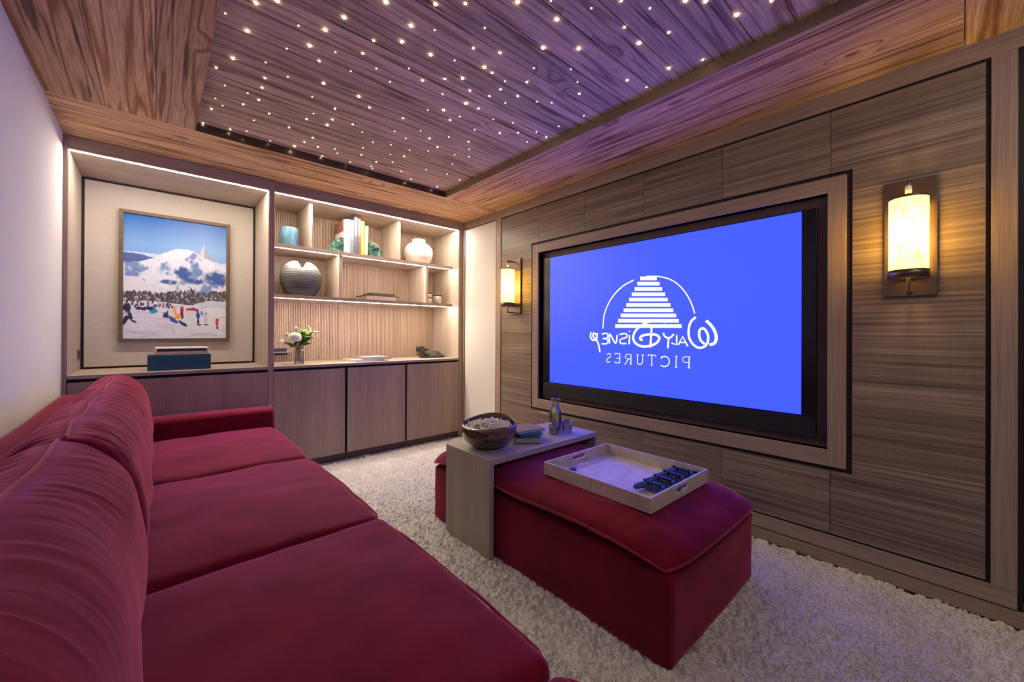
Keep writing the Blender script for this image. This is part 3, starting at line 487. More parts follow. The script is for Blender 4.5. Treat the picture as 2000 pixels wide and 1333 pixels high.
mb = MB(); mb.box(fx0, fx1, fy, 4.1775, fz0_, fz0_ + FW); mb.box(fx0, fx1, fy, 4.1775, fz1_ - FW, fz1_); mb.box(fx0, fx0 + FW, fy, 4.1775, fz0_ + FW, fz1_ - FW); mb.box(fx1 - FW, fx1, fy, 4.1775, fz0_ + FW, fz1_ - FW); mb.build('frame', wd, pic, .0015)
Xp, Yp, Cp = paint(); px0, px1, pz0, pz1 = fx0 + FW, fx1 - FW, fz0_ + FW, fz1_ - FW
m, nt, b = M('ski_print'); at = N(nt, 'ShaderNodeAttribute', attribute_name='ink'); L(nt, at.outputs['Color'], b.inputs['Base Color']); b.inputs['Roughness'].default_value = .2; b.inputs['Specular IOR Level'].default_value = .12
P = np.zeros(Xp.shape + (3,)); P[..., 0] = px0 + (px1 - px0) * Xp; P[..., 1] = fy + .012; P[..., 2] = pz0 + (pz1 - pz0) * Yp
pr = grid_obj('print', P, m, pic); me = pr.data; ca = me.color_attributes.new('ink', 'FLOAT_COLOR', 'POINT')
ca.data.foreach_set('color', np.concatenate([Cp.reshape(-1, 3), np.ones((Cp.size // 3, 1))], 1).astype(np.float32).ravel())
# ------------------------------------------------------------------ things in the niche
bb = tag(roundbox(-.048, .300, 3.690, 3.86, .8578, .968, .004, 2).build('storage_box', plain('petrol_blue_lacquer', (.010, .060, .115), .35, noise=.08)), 'petrol blue box on the sill below the picture', 'box')
sp = tag(empty('radio_speaker', (.12, 3.78, .968)), 'slim cream radio speaker lying on top of the blue box', 'speaker')
roundbox(-.012, .290, 3.715, 3.83, .9683, 1.021, .012, 4).build('body', plain('cream_plastic', (.80, .74, .64), .4), sp)
roundbox(.000, .278, 3.7105, 3.7155, .990, 1.010, .002, 3).build('grille', plain('black_grille', (.03, .03, .03), .6, noise=.5), sp)
mb = MB(); mb.box(-.008, .286, 3.711, 3.7148, .969, .985); mb.build('base_strip', plain('beige_strip', (.62, .45, .28), .5), sp)
sw = tag(empty('light_switch', (-.4065, 4.06, .965)), 'small grey metal switch plate on the left side of the niche', 'switch')
bx('plate', (-.4065, -.4035, 4.00, 4.13, .925, 1.005), plain('brushed_grey', (.30, .30, .30), .35, .8), sw, .001); bx('rocker', (-.4034, -.4015, 4.03, 4.10, .940, .992), mt['blackm'], sw, .001)
def socket(x0, x1, z0, z1, lab, fr):
    s = tag(empty('power_socket', ((x0 + x1) / 2, 4.14, (z0 + z1) / 2)), lab, 'socket'); bx('plate', (x0, x1, 4.130, 4.1398, z0, z1), fr, s, .002)
    bx('insert', (x0 + .018, x1 - .018, 4.1275, 4.1298, z0 + .022, z1 - .022), plain('slate_insert', (.05, .06, .075), .3), s, .001)
    for k in (.3, .7):
        MB().lathe([(.014, 0), (.014, .002)], 20).build('outlet', mt['blackm'], s, world=False); o = children(s)[-1]; o.rotation_euler = (math.pi / 2, 0, 0); o.location = ((k - .5) * (x1 - x0) * .75, -.0127, 0)
socket(.745, .915, .897, 1.003, 'brushed steel double socket behind the flower vase', plain('brushed_steel', (.45, .44, .46), .3, .8))
socket(2.195, 2.338, .893, .992, 'bronze double socket above the telephone', mt['bronzem'])
# ------------------------------------------------------------------ top shelf
ZS = 1.8625
m, nt, b = M('blue_glass'); v = scaled(nt, (40, 40, 12)); n = N(nt, 'ShaderNodeTexNoise'); n.inputs['Scale'].default_value = 1; n.inputs['Detail'].default_value = 5; L(nt, v, n.inputs['Vector'])
L(nt, ramp(nt, n.outputs[0], [(.3, (.06, .20, .34)), (.7, (.22, .45, .60))]), b.inputs['Base Color']); b.inputs['Roughness'].default_value = .15; b.inputs['Coat Weight'].default_value = .5
MB().lathe([(.070, 0), (.074, .004), (.074, .166), (.071, .170), (.067, .166), (.067, .010), (.0001, .008)], 12).build('blue_pot', m)
o = bpy.data.objects['blue_pot']; o.location = (.852, 3.87, ZS); tag(o, 'pale blue faceted glass pot on the left of the top shelf', 'pot')
# heart vase
def heart():
    nu, nv = 96, 60; U, V = np.meshgrid(np.linspace(0, 2 * math.pi, nu, endpoint=False), np.linspace(0, 1, nv), indexing='ij')
    zz = V * .285; r = .172 * np.sin(np.clip(V * .80 + .20, 0, 1) * math.pi) ** .62; r = np.where(V < .5, .100 + (.172 - .100) * np.sin(V / .5 * math.pi / 2) ** .9, .172 * np.sqrt(np.clip(1 - ((V - .5) / .52) ** 2.6, 0.0, 1)))
    r = r * (1 + .012 * np.sin(V * 2 * math.pi * 15)); x = r * np.cos(U); y = r * np.sin(U) * .52
    zz = V * .318 - .016 * np.clip((np.abs(x) - .07) / .09, 0, 1) ** 2 * V - .010 * (V > .6) * (1 - np.clip(np.abs(x) / .07, 0, 1))
    zz = zz - .050 * np.exp(-(x / .022) ** 2) * np.clip((V - .72) / .28, 0, 1)
    return np.stack([x, y, zz], -1)
hv = tag(empty('ribbed_vase', (.957, 3.90, 1.4453)), 'big ribbed grey heart-shaped vase fading to dark below, second shelf', 'vase')
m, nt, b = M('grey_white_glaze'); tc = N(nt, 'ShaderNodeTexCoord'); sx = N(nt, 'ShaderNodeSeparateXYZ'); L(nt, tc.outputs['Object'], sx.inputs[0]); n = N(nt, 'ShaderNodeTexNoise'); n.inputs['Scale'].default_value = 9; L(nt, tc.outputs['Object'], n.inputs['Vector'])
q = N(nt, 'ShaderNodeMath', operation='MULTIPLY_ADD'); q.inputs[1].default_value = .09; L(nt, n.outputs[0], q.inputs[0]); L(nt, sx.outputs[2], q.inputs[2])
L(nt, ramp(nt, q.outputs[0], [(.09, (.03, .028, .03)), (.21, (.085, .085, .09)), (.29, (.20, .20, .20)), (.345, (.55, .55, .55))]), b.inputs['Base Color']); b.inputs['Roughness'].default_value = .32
g = grid_obj('body', heart(), m, hv, world=False, closed_u=True); MB().lathe([(.0001, 0), (.099, .0), (.102, .004)], 48, sy=.52, cap=False).build('foot', plain('vase_foot', (.06, .055, .06), .5), hv, world=False)
# white vase
wv = MB().lathe([(.0001, 0), (.085, 0), (.125, .035), (.150, .085), (.155, .125), (.146, .168), (.118, .205), (.085, .222), (.072, .230), (.070, .250), (.076, .256), (.074, .262), (.066, .262), (.060, .240), (.06, .2), (.0001, .15)], 48, cap=False).build('round_vase', plain('white_glaze', (.82, .81, .78), .28, noise=.03))
wv.location = (2.112, 3.90, ZS); wv.scale = (1, .95, 1.04); tag(wv, 'round white ceramic vase with a short neck on the top shelf', 'vase')
# books
def book(name, w, d, h, cover, page, loc, rot=(0, 0, 0), lab='', grp=None, spine=None, flat=False):
    """upright book: spine faces -y, width along x"""
    r = tag(empty(name, loc, rot), lab, 'book', grp); t = .002
    mb = MB(); mb.box(0, t, 0, d, 0, h); mb.box(w - t, w, 0, d, 0, h); mb.box(t, w - t, 0, t, 0, h); mb.build('cover', cover, r, .0008, world=False)
    MB().box(t + .0002, w - t - .0002, t + .0003, d - .004, .003, h - .003).build('pages', page, r, world=False)
    if spine: MB().box(w * .25, w * .75, -.0006, -.0001, h * spine[1], h * spine[2]).build('spine_label', spine[0], r, world=False)
    return r
pg = plain('book_pages', (.72, .66, .55), .8); cov = lambda c: plain('book_cover', c, .45, noise=.08)
BK = [(1.286, 1.306, .315, (.70, .60, .58), None, 'pinkish white book on the far left of the shelf row, its patterned cover showing'), (1.307, 1.346, .322, (.80, .77, .80), None, 'thick plain white book in the shelf row'),
      (1.347, 1.381, .322, (.20, .22, .22), ((.75, .75, .72), .45, .9), 'dark mottled book with pale spine patches in the shelf row'), (1.382, 1.417, .358, (.12, .12, .18), ((.52, .50, .66), .5, .98), 'tallest dark book with a lavender upper spine'),
      (1.418, 1.445, .348, (.18, .11, .08), ((.75, .66, .58), .55, .98), 'brown book with a cream upper spine next to the yellow one'), (1.446, 1.481, .330, (.80, .50, .10), None, 'golden yellow book in the shelf row')]
for x0, x1, h, c, spn, lab in BK:
    book('shelf_book', x1 - x0 - .001, .24, h, cov(c), pg, (x0, 3.79, ZS), (0, 0, 0), lab, 'books standing on the top shelf', (cov(spn[0]), spn[1], spn[2]) if spn else None)
book('shelf_book', .028, .22, .293, cov((.80, .74, .56)), pg, (1.4835, 3.795, ZS), (0, math.radians(1.5), 0), 'shorter cream book leaning at the right end of the row', 'books standing on the top shelf')
b0 = [o for o in bpy.data.objects if o.name == 'shelf_book'][0]
MB().box(-.0012, -.0002, .002, .238, .21, .313).build('cover_print', plain('rust_cover_band', (.28, .12, .07), .5, noise=.4), b0, world=False)
MB().tube([(-.0010, .05 + .05 * math.cos(a) + .03, .07 + .075 * math.sin(a)) for a in np.linspace(-.6, 3.6, 18)], .006, 6).build('cover_motif', mt['blackm'], b0, world=False)
MB().box(-.0011, -.0002, .020, .035, .02, .13).build('cover_motif', mt['blackm'], b0, world=False)
def bookend(x, sgn, lab):
    mb = MB(); n = 14; r = .125; pts = [(0, 0)] + [(sgn * r * math.cos(a), r * 1.15 * math.sin(a)) for a in np.linspace(0, math.pi / 2, n)]
    v = [(p[0], 0, p[1]) for p in pts] + [(p[0], .06, p[1]) for p in pts]; k = len(pts); f = [tuple(range(k)), tuple(range(k, 2 * k))] + [(i, (i + 1) % k, (i + 1) % k + k, i + k) for i in range(k)]
    o = mb.add(v, f).build('bookend', mt['mala'], bevel=.003); o.location = (x, 3.775, ZS); return tag(o, lab, 'bookend', 'green stone bookends')
m, nt, b = M('green_stone'); v = scaled(nt, (18, 18, 18)); n = N(nt, 'ShaderNodeTexNoise'); n.inputs['Scale'].default_value = 1; n.inputs['Distortion'].default_value = 1.5; L(nt, v, n.inputs['Vector']); L(nt, ramp(nt, n.outputs[0], [(.35, (.010, .035, .028)), (.5, (.06, .14, .11)), (.65, (.22, .34, .26))]), b.inputs['Base Color']); b.inputs['Roughness'].default_value = .2; mt['mala'] = m
bookend(1.2835, -1, 'dark green quarter-round bookend left of the books'); bookend(1.530, 1, 'dark green quarter-round bookend right of the books')
# ------------------------------------------------------------------ second shelf
Z2 = 1.4453
b_ = tag(empty('flat_book', (1.68, 3.97, Z2)), 'pale flat book under the dark album on the second shelf', 'book'); bx('pages', (1.535, 1.835, 3.86, 4.08, Z2 + .003, Z2 + .043), plain('cream_pages', (.74, .68, .56), .8), b_, .001); mb = MB(); mb.box(1.53, 1.84, 3.855, 4.085, Z2, Z2 + .003); mb.box(1.53, 1.84, 3.855, 4.085, Z2 + .043, Z2 + .046); mb.build('cover', plain('cream_cover', (.66, .58, .46), .6), b_)
b_ = tag(empty('album', (1.69, 3.97, Z2 + .0462)), 'dark brown album on the pale book, second shelf', 'book'); mb = MB(); mb.box(1.51, 1.86, 3.84, 4.09, Z2 + .0464, Z2 + .052); mb.build('cover', plain('dark_brown_cover', (.06, .045, .04), .5), b_, .001); bx('upper_volume', (1.575, 1.825, 3.86, 4.07, Z2 + .0522, Z2 + .078), plain('charcoal_cover', (.085, .075, .07), .5, noise=.4), b_, .002)
def jar(x, y, z, r, h, lab, lidr=1.04):
    j = tag(empty('lidded_jar', (x, y, z)), lab, 'jar', 'little glass jars with black lids'); MB().lathe([(.0001, 0), (r * .95, 0), (r, .004), (r, h - .008), (r - .002, h - .008), (r - .002, .005), (.0001, .004)], 24, cap=False).build('glass_body', plain('milky_glass', (.70, .62, .54), .15, trans=.3), j, world=False)
    MB().lathe([(.0001, h - .0078), (r * lidr, h - .0078), (r * lidr, h), (.0001, h)], 24, cap=False).build('lid', mt['blackm'], j, world=False); return j
jar(2.215, 3.86, Z2, .040, .066, 'lower jar with black lid of the stacked pair, second shelf right end'); jar(2.213, 3.86, Z2 + .0662, .036, .052, 'upper jar with black lid on top of another jar, second shelf right end'); jar(2.335, 3.87, Z2, .046, .100, 'single black-lidded glass jar right of the stacked pair')
# ------------------------------------------------------------------ worktop things
ZT = .8577
v = tag(empty('flower_vase', (.905, 3.735, ZT)), 'small clear cylinder vase with water holding the white bouquet', 'vase')
MB().lathe([(.0001, 0), (.036, 0), (.038, .004), (.038, .150), (.0355, .150), (.0355, .012), (.0001, .010)], 28, cap=False).build('glass', mt['glass'], v, world=False)
MB().lathe([(.0001, .0105), (.0350, .0125), (.0350, .075), (.0001, .075)], 28, cap=False).build('water', mt['water'], v, world=False)
leafm = plain('fresh_leaf', (.16, .27, .05), .5, noise=.3); leafd = plain('dark_leaf', (.07, .14, .04), .5, noise=.3); stemm = plain('flower_stem', (.16, .13, .04), .6); petal = plain('white_petal', (.85, .87, .76), .6); creamp = plain('cream_petal', (.82, .76, .52), .6)
def leaf_mesh(mb, base, tip, w):
    B = Vector(base); Tp = Vector(tip); d = Tp - B; s = d.cross(Vector((.2, -.5, 1))); s.normalize(); up = s.cross(d).normalized(); ring = []
    for t, ww, hh in ((0, .05, 0), (.25, .8, .08), (.55, 1, .12), (.8, .6, .08), (1, .03, 0)):
        c = B + d * t + up * hh * d.length * .5; ring.append((c - s * w * ww, c + up * w * .15, c + s * w * ww))
    vv = [p for r in ring for p in r]; f = []
    for i in range(4):
        for j in range(2): a = i * 3 + j; f.append((a, a + 1, a + 4, a + 3))
    mb.add(vv, f, True)
VX, VY = .905, 3.735
def flower(name, lab, head, r, petm, cat='flower', n=90, pr=.010, leaves=0, lm=None):
    f = tag(empty(name, (VX, VY, ZT + .012)), lab, cat, 'stems of the bouquet'); hx, hy, hz = head; bx_ = VX + rng.uniform(-.014, .014); by_ = VY + rng.uniform(-.014, .014)
    MB().tube([(bx_, by_, ZT + .016), ((bx_ + VX) / 2, VY, ZT + .14), ((VX + hx) / 2, (VY + hy) / 2, ZT + .14 + (hz - ZT - .14) * .5), (hx, hy, hz)], .0022, 6).build('stem', stemm, f)
    if n:
        mb = MB()
        for i in range(n):
            a = i * 2.39996; zc = 1 - 1.7 * (i + .5) / n; rr = math.sqrt(max(0, 1 - zc * zc)); d = Vector((rr * math.cos(a), rr * math.sin(a), zc * .8)); c = Vector(head) + d * r
            t1 = d.orthogonal().normalized(); t2 = d.cross(t1).normalized(); q = [c + (t1 * math.cos(k) + t2 * math.sin(k)) * pr * rng.uniform(.7, 1.2) + d * .002 for k in (0, 1.57, 3.14, 4.71)]; mb.add([c - d * .002] + q, [(0, 1, 2), (0, 2, 3), (0, 3, 4), (0, 4, 1)], True)
        mb.build('blossom', petm, f)
    if leaves:
        mb = MB()
        for i in range(leaves):
            t = rng.uniform(.45, 1.0); bs = Vector((VX + (hx - VX) * t, VY + (hy - VY) * t, ZT + .14 + (hz - ZT - .14) * t)); d = Vector((rng.normal(), rng.normal() * .7, rng.uniform(-.1, 1.1))).normalized(); leaf_mesh(mb, bs, bs + d * rng.uniform(.035, .070), rng.uniform(.009, .016))
        mb.build('leaf', lm or leafm, f)
    return f
flower('hydrangea_stem', 'large white hydrangea head in the flower vase', (.862, 3.70, 1.085), .050, petal, n=140, pr=.012, leaves=3)
flower('white_flower', 'small white flower low at the left of the bouquet', (.775, 3.74, 1.045), .024, petal, n=50, leaves=3)
flower('white_flower', 'small white flower at the very top of the bouquet', (.885, 3.77, 1.165), .016, petal, n=34, leaves=6)
flower('cream_flower', 'cream flower at the right edge of the bouquet', (1.0, 3.72, 1.085), .018, creamp, n=36, leaves=4)
flower('cream_flower', 'pale cream bud at the upper left of the bouquet', (.808, 3.74, 1.112), .014, creamp, n=24, leaves=2)
flower('leafy_sprig', 'bright green leafy sprig at the top middle of the bouquet', (.930, 3.72, 1.135), 0, petal, 'foliage', 0, leaves=40)
flower('leafy_sprig', 'bright green leafy sprig right of the hydrangea', (.952, 3.73, 1.075), 0, petal, 'foliage', 0, leaves=44)
flower('leafy_sprig', 'dark green sprig low at the right of the bouquet', (.955, 3.72, 1.025), 0, petal, 'foliage', 0, leaves=20, lm=leafd)
flower('leafy_sprig', 'green sprig reaching left below the hydrangea', (.835, 3.72, 1.015), 0, petal, 'foliage', 0, leaves=20)
flower('leafy_sprig', 'thin pale sprig at the upper right of the bouquet', (1.005, 3.74, 1.135), 0, petal, 'foliage', 0, leaves=14, lm=plain('pale_leaf', (.42, .46, .22), .6))
wc = plain('white_cover', (.78, .76, .76), .35)
def flatbook(x0, x1, y0, y1, z, h, rot, cm, lab, name='magazine'):
    cx, cy = (x0 + x1) / 2, (y0 + y1) / 2; r = tag(empty(name, (cx, cy, z), (0, 0, rot)), lab, 'book'); w, d = (x1 - x0) / 2, (y1 - y0) / 2
    mb = MB(); mb.box(-w, w, -d, d, 0, .002); mb.box(-w, w, -d, d, h - .002, h); mb.box(-w, w, d - .002, d, .002, h - .002); mb.build('cover', cm, r, world=False); MB().box(-w + .003, w - .003, -d + .003, d - .0025, .0022, h - .0022).build('pages', pg if h > .03 else plain('white_pages', (.75, .72, .70), .7), r, world=False); return r
flatbook(1.335, 1.62, 3.66, 3.93, ZT, .020, .10, wc, 'thick white magazine lying lowest on the worktop')
flatbook(1.42, 1.70, 3.655, 3.90, ZT + .0202, .016, -.04, plain('grey_cover', (.20, .19, .22), .3), 'thin dark-edged magazine lying on the white one')
flatbook(1.46, 1.66, 3.68, 3.87, ZT + .0364, .006, .05, wc, 'small white leaflet on top of the magazines', 'leaflet')
ph = tag(empty('telephone', (2.255, 3.86, ZT)), 'black desk telephone at the corner end of the worktop', 'telephone'); bk = plain('charcoal_plastic', (.035, .04, .035), .35); ph.rotation_euler = (0, 0, -.12)
mb = MB(); mb.add([(-.115, -.085, 0), (.115, -.085, 0), (.115, .085, 0), (-.115, .085, 0), (-.115, -.085, .022), (.115, -.085, .022), (.115, .085, .068), (-.115, .085, .068)], [(0, 3, 2, 1), (4, 5, 6, 7), (0, 1, 5, 4), (1, 2, 6, 5), (2, 3, 7, 6), (3, 0, 4, 7)]); mb.build('body', bk, ph, .006, world=False)
hs = roundbox(-.105, -.060, -.085, .090, .0, .022, .010, 3).build('handset', plain('handset_black', (.02, .02, .02), .3), ph, world=False); hs.location = (0, 0, .050); hs.rotation_euler = (.262, 0, 0)
for i in range(4):
    for j in range(3): 
        o = roundbox(-.006, .006, -.005, .005, 0, .004, .002, 2).build('key', plain('grey_key', (.25, .27, .25), .4), ph, world=False); y = -.06 + i * .019; o.location = (-.02 + j * .018, y, .0225 + (y + .085) * .27); o.rotation_euler = (.262, 0, 0)
o = bx('display', (-.035, .075, .02, .06, 0, .002), plain('phone_display', (.20, .24, .20), .2), ph, world=False); o.location = (0, 0, .0235 + .1 * .27 - .003); o.rotation_euler = (.262, 0, 0)
MB().tube([(-.10 , -.07, .05), (-.125, -.09, .03), (-.14, -.075, .01), (-.13, -.05, .004), (-.118, -.04, .006)], .003, 6).build('cord', bk, ph, world=False)
# ------------------------------------------------------------------ soft furnishings
def pillow(a, b, t, mapf, nu=72, nv=56, pu=3.2, pv=2.6, q=2.0, top=None, bot=None, wr=None):
    """knife-edged cushion: u,v in [-1,1]; mapf(u, v, n) -> xyz where n is the signed height off the seam plane"""
    cu = np.sin(np.linspace(-math.pi / 2, math.pi / 2, nu)); cu = .55 * cu + .45 * np.linspace(-1, 1, nu); cv = np.sin(np.linspace(-math.pi / 2, math.pi / 2, nv)); cv = .55 * cv + .45 * np.linspace(-1, 1, nv)
    U, V = np.meshgrid(cu, cv, indexing='ij'); prof = (np.clip(1 - np.abs(U) ** pu, 0, 1) * np.clip(1 - np.abs(V) ** pv, 0, 1)) ** (1 / q); out = MB()
    for s in (1, -1):
        h = prof * (t if s > 0 else (bot or t)) * s
        if wr is not None: h = h + s * wr(U, V, s) * np.clip(prof * 3, 0, 1)
        P = mapf(U, V, h); i, j = np.meshgrid(np.arange(nu - 1), np.arange(nv - 1), indexing='ij'); F = np.stack([i * nv + j, (i + 1) * nv + j, (i + 1) * nv + j + 1, i * nv + j + 1], -1).reshape(-1, 4)
        out.add(P.reshape(-1, 3).tolist(), F.tolist(), True)
    k = 40; e = np.linspace(-1, 1, k)[:-1]; uu = np.concatenate([e, np.ones(k - 1), -e, -np.ones(k - 1)]); vv = np.concatenate([-np.ones(k - 1), e, np.ones(k - 1), -e])
    edge = mapf(uu, vv, np.zeros_like(uu)); return out, edge.tolist()
def sq(U, V, r=.10):
    """round the corners of the unit square a little"""
    m = np.maximum(np.abs(U), np.abs(V)); k = r * (np.abs(U) * np.abs(V)) ** 6
    return U * (1 - k), V * (1 - k)
sofa = tag(empty('sofa', (.12, 1.5, 0)), 'long deep red velvet sofa with loose back cushions along the left wall', 'sofa')
vel = mt['velvet']
roundbox(-.415, .630, -.52, 3.56, .03, .275, .03, 8).build('base', vel, sofa)
roundbox(-.4275, -.330, -.52, 3.565, .03, .752, .035, 10).build('back_frame', vel, sofa)
arm = roundbox(-.330, .652, 3.372, 3.572, .03, .562, .028, 10, crown=.012).build('arm', vel, sofa)
ap = [(.652 - .004, y, z) for y, z in [(3.376, .06), (3.374, .3), (3.374, .53), (3.39, .556), (3.47, .562), (3.55, .556), (3.57, .53), (3.57, .06)]]
MB().tube(ap, .0045, 8).build('piping', mt['pipe'], arm)
MB().tube([(x, 3.390, .560 + .0 * x) for x in np.linspace(-.30, .64, 12)], .0035, 8).build('piping', mt['pipe'], arm)
MB().tube([(-.345, y, .748 + .004 * math.sin(y * 5)) for y in np.linspace(-.5, 3.55, 40)], .005, 8).build('piping', mt['pipe'], children(sofa)[1])
MB().tube([(-.410, y, .748 + .004 * math.sin(y * 4 + 1)) for y in np.linspace(-.5, 3.55, 40)], .005, 8).build('piping', mt['pipe'], children(sofa)[1])
SEATS = [(2.412, 3.366), (1.447, 2.404), (.572, 1.439), (-.40, .563)]
for i, (y0, y1) in enumerate(SEATS):
    yc, hy = (y0 + y1) / 2, (y1 - y0) / 2
    def fn(P, yc=yc, hy=hy, i=i):
        P = P.copy(); x, y, z = P[..., 0], P[..., 1], P[..., 2]; up = np.clip((z - .36) / .08, 0, 1)
        w = fbm(x * 5 + i * 7, y * 5, 3, 30 + i) * .008 + .0035 * fbm(x * 3.5, y * 26, 3, 40 + i) * np.clip((x - .15) / .4, 0, 1)
        P[..., 2] = z + w * up + .004 * up * np.clip(x / .6, 0, 1)
        P[..., 0] = x + .012 * (np.clip(x, 0, .65) / .65) ** 4 * (1 - ((y - yc) / hy) ** 2) + .004 * fbm(y * 9, z * 9, 2, 50 + i) * (x > .5)
        return P
    c = roundbox(-.24, .640, y0, y1, .276, .440, .038, 34, crown=.030, fn=fn).build('seat_cushion', vel, sofa)
    z_ = lambda y: .425 - .02
    pp = [(.20 + .4 * 0, y0 + .004, .40)] ; e = []
    for t in np.linspace(0, 1, 40):
        y = y0 + .012 + (y1 - y0 - .024) * t; x = .638 + .012 * (1 - ((y - yc) / hy) ** 2) + .001 * math.sin(y * 31) - .03 * max(0, abs(t - .5) * 2 - .93) / .07; e.append((x, y, .424 + .002 * math.sin(y * 17)))
    MB().tube(e, .0042, 8).build('piping', mt['pipe'], c)
BACKS = [(2.395, 3.350), (1.455, 2.405), (.435, 1.465), (-.55, .430)]
for i, (y0, y1) in enumerate(BACKS):
    yc, hy = (y0 + y1) / 2, (y1 - y0) / 2
    def mapf(U, V, n, yc=yc, hy=hy, i=i):
        z = .656 + .218 * V - .004 * np.abs(U) ** 6 * (V > 0) + .003 * np.sin(U * 9 + i); xc = -.146 - .027 * V + .005 * np.sin(U * 7 + i * 2)
        y = yc + hy * U * (1 - .02 * np.abs(V) ** 4)
        return np.stack([xc + n, y, z + .10 * n * 0], -1)
    def wr(U, V, s, hy=hy, i=i):
        y = U * hy; a = np.exp(-(1 - V) / .26) * (V > -1); f = fbm(y * 15 + i * 11 + V * .8, V * 1.2, 2, 60 + i + (5 if s > 0 else 0)); g_ = np.abs(f) ** .8
        f2 = fbm(y * 34 + i * 5 + (V - 1) * (2 + 3 * np.sin(y * 7)), V * 1.6 + 3, 2, 66 + i + (5 if s > 0 else 0)); a2 = np.exp(-(1 - V) / .26)
        nf = np.clip((y + hy) / .55, .2, 1) if i == 2 else 1.0
        return nf * (.009 * a * (.5 - g_ * 1.6) + .011 * a2 * (.45 - np.abs(f2) * 1.9)) + .006 * fbm(y * 4, V * 2, 2, 80 + i)
    out, edge = pillow(hy, .22, .124, mapf, 320, 70, 22, 3.0, 1.9, bot=.150, wr=wr)
    c = out.build('back_cushion', vel, sofa); MB().tube([(e[0], e[1], e[2]) for e in edge], .0046, 8, True).build('piping', mt['pipe'], c)

# ------------------------------------------------------------------ ottoman
ott = tag(empty('ottoman', (1.68, 1.40, 0)), 'red velvet ottoman with a loose top cushion under the oak bridge table', 'ottoman')
roundbox(1.279, 2.078, .636, 2.163, -.008, .318, .028, 16, fn=lambda P: P + np.stack([.004 * fbm(P[..., 1] * 5, P[..., 2] * 6, 2, 91), .004 * fbm(P[..., 0] * 5, P[..., 2] * 6, 2, 92), 0 * P[..., 2]], -1)).build('base', vel, ott)
def mo(U, V, n):
    U2, V2 = sq(U, V, .06); x = 1.682 + .424 * U2 * (1 - .010 * (1 - np.abs(V) ** 2)) ; y = 1.405 + .795 * V2 * (1 + .008 * (1 - U ** 2)); z = .372 - .030 * (np.abs(U) * np.abs(V)) ** 5 - .008 * np.abs(V) ** 4 - .006 * np.cos(V * 6) + n
    z = np.minimum(z, np.where((y > 1.50) & (y < 1.99), .462, 9)); k = np.clip((.25 - np.abs(y - 1.747)) / .04, 0, 1); x = x * (1 - k) + np.clip(x, 1.2685, 2.0765) * k; z = np.where((np.abs(x - 1.67) < .28) & (np.abs(y - 1.06) < .31), np.minimum(z, .4375), z)
    return np.stack([x, y, z], -1)
out, edge = pillow(.44, .79, .070, mo, 110, 150, 4.5, 7, 1.7, bot=.058, wr=lambda U, V, s: .004 * fbm(U * 4, V * 6, 3, 70) + .004 * np.clip(fbm(U * 3 + 5, V * 24, 2, 71), -1, 1) * np.exp(-(1 - np.abs(U)) / .25))
c = out.build('cushion', vel, ott); MB().tube([(max(e[0], 1.268) if 1.52 < e[1] < 1.97 else e[0], e[1], e[2]) for e in edge], .0048, 8, True).build('piping', mt['pipe'], c)
# ------------------------------------------------------------------ bridge table
bt = tag(empty('bridge_table', (1.67, 1.745, 0)), 'pale greyed oak waterfall table straddling the red ottoman', 'table')
gz = veneer('greyed_oak_upright', (.34, .29, .24), (.46, .40, .34), 'z', .5); gx = veneer('greyed_oak_across', (.34, .29, .24), (.46, .40, .34), 'x', .38)
bx('tabletop', (1.235, 2.112, 1.548, 1.945, .469, .498), gx, bt, .001)
bx('side_panel', (1.235, 1.262, 1.548, 1.945, -.008, .4688), gz, bt, .001); bx('side_panel', (2.124 - .030, 2.112, 1.548, 1.945, -.008, .4688), gz, bt, .001)
# ------------------------------------------------------------------ popcorn bowl
bw = tag(empty('wooden_bowl', (1.392, 1.752, .4985)), 'dark glossy carved wooden bowl of popcorn on the bridge table', 'bowl')
def bowl(off, k=64, m=26):
    U, V = np.meshgrid(np.linspace(0, 2 * math.pi, k, endpoint=False), np.linspace(0, 1, m), indexing='ij'); R_ = .157 - off
    H = .128 + .013 * np.cos(U - .75) + .006 * np.cos(2 * (U - .75)) + .003 * np.sin(U * 3)
    ang = V * 1.72; r = (.045 - off * .5) * (V < 0) + (.05 + (R_ - .05) * np.sin(ang) / 1.0) * 1.0; z = H * (1 - np.cos(ang)) / (1 - math.cos(1.72)) + off
    r = np.where(V < .001, .0001, r); return np.stack([r * np.cos(U), r * np.sin(U) * .97, z * 1.0], -1)
m, nt, b = M('glossy_walnut'); v = scaled(nt, (5, 5, 16)); n = N(nt, 'ShaderNodeTexNoise'); n.inputs['Scale'].default_value = 1; n.inputs['Detail'].default_value = 4; n.inputs['Distortion'].default_value = 2; L(nt, v, n.inputs['Vector']); L(nt, ramp(nt, n.outputs[0], [(.35, (.035, .018, .010)), (.55, (.12, .06, .032)), (.7, (.26, .14, .075))]), b.inputs['Base Color']); b.inputs['Roughness'].default_value = .2; b.inputs['Coat Weight'].default_value = .6
Po = bowl(0); Pi = bowl(.009)[:, ::-1]; P = np.concatenate([Po, Pi], 1); grid_obj('bowl_body', P, m, bw, world=False, closed_u=True)
mb = MB()
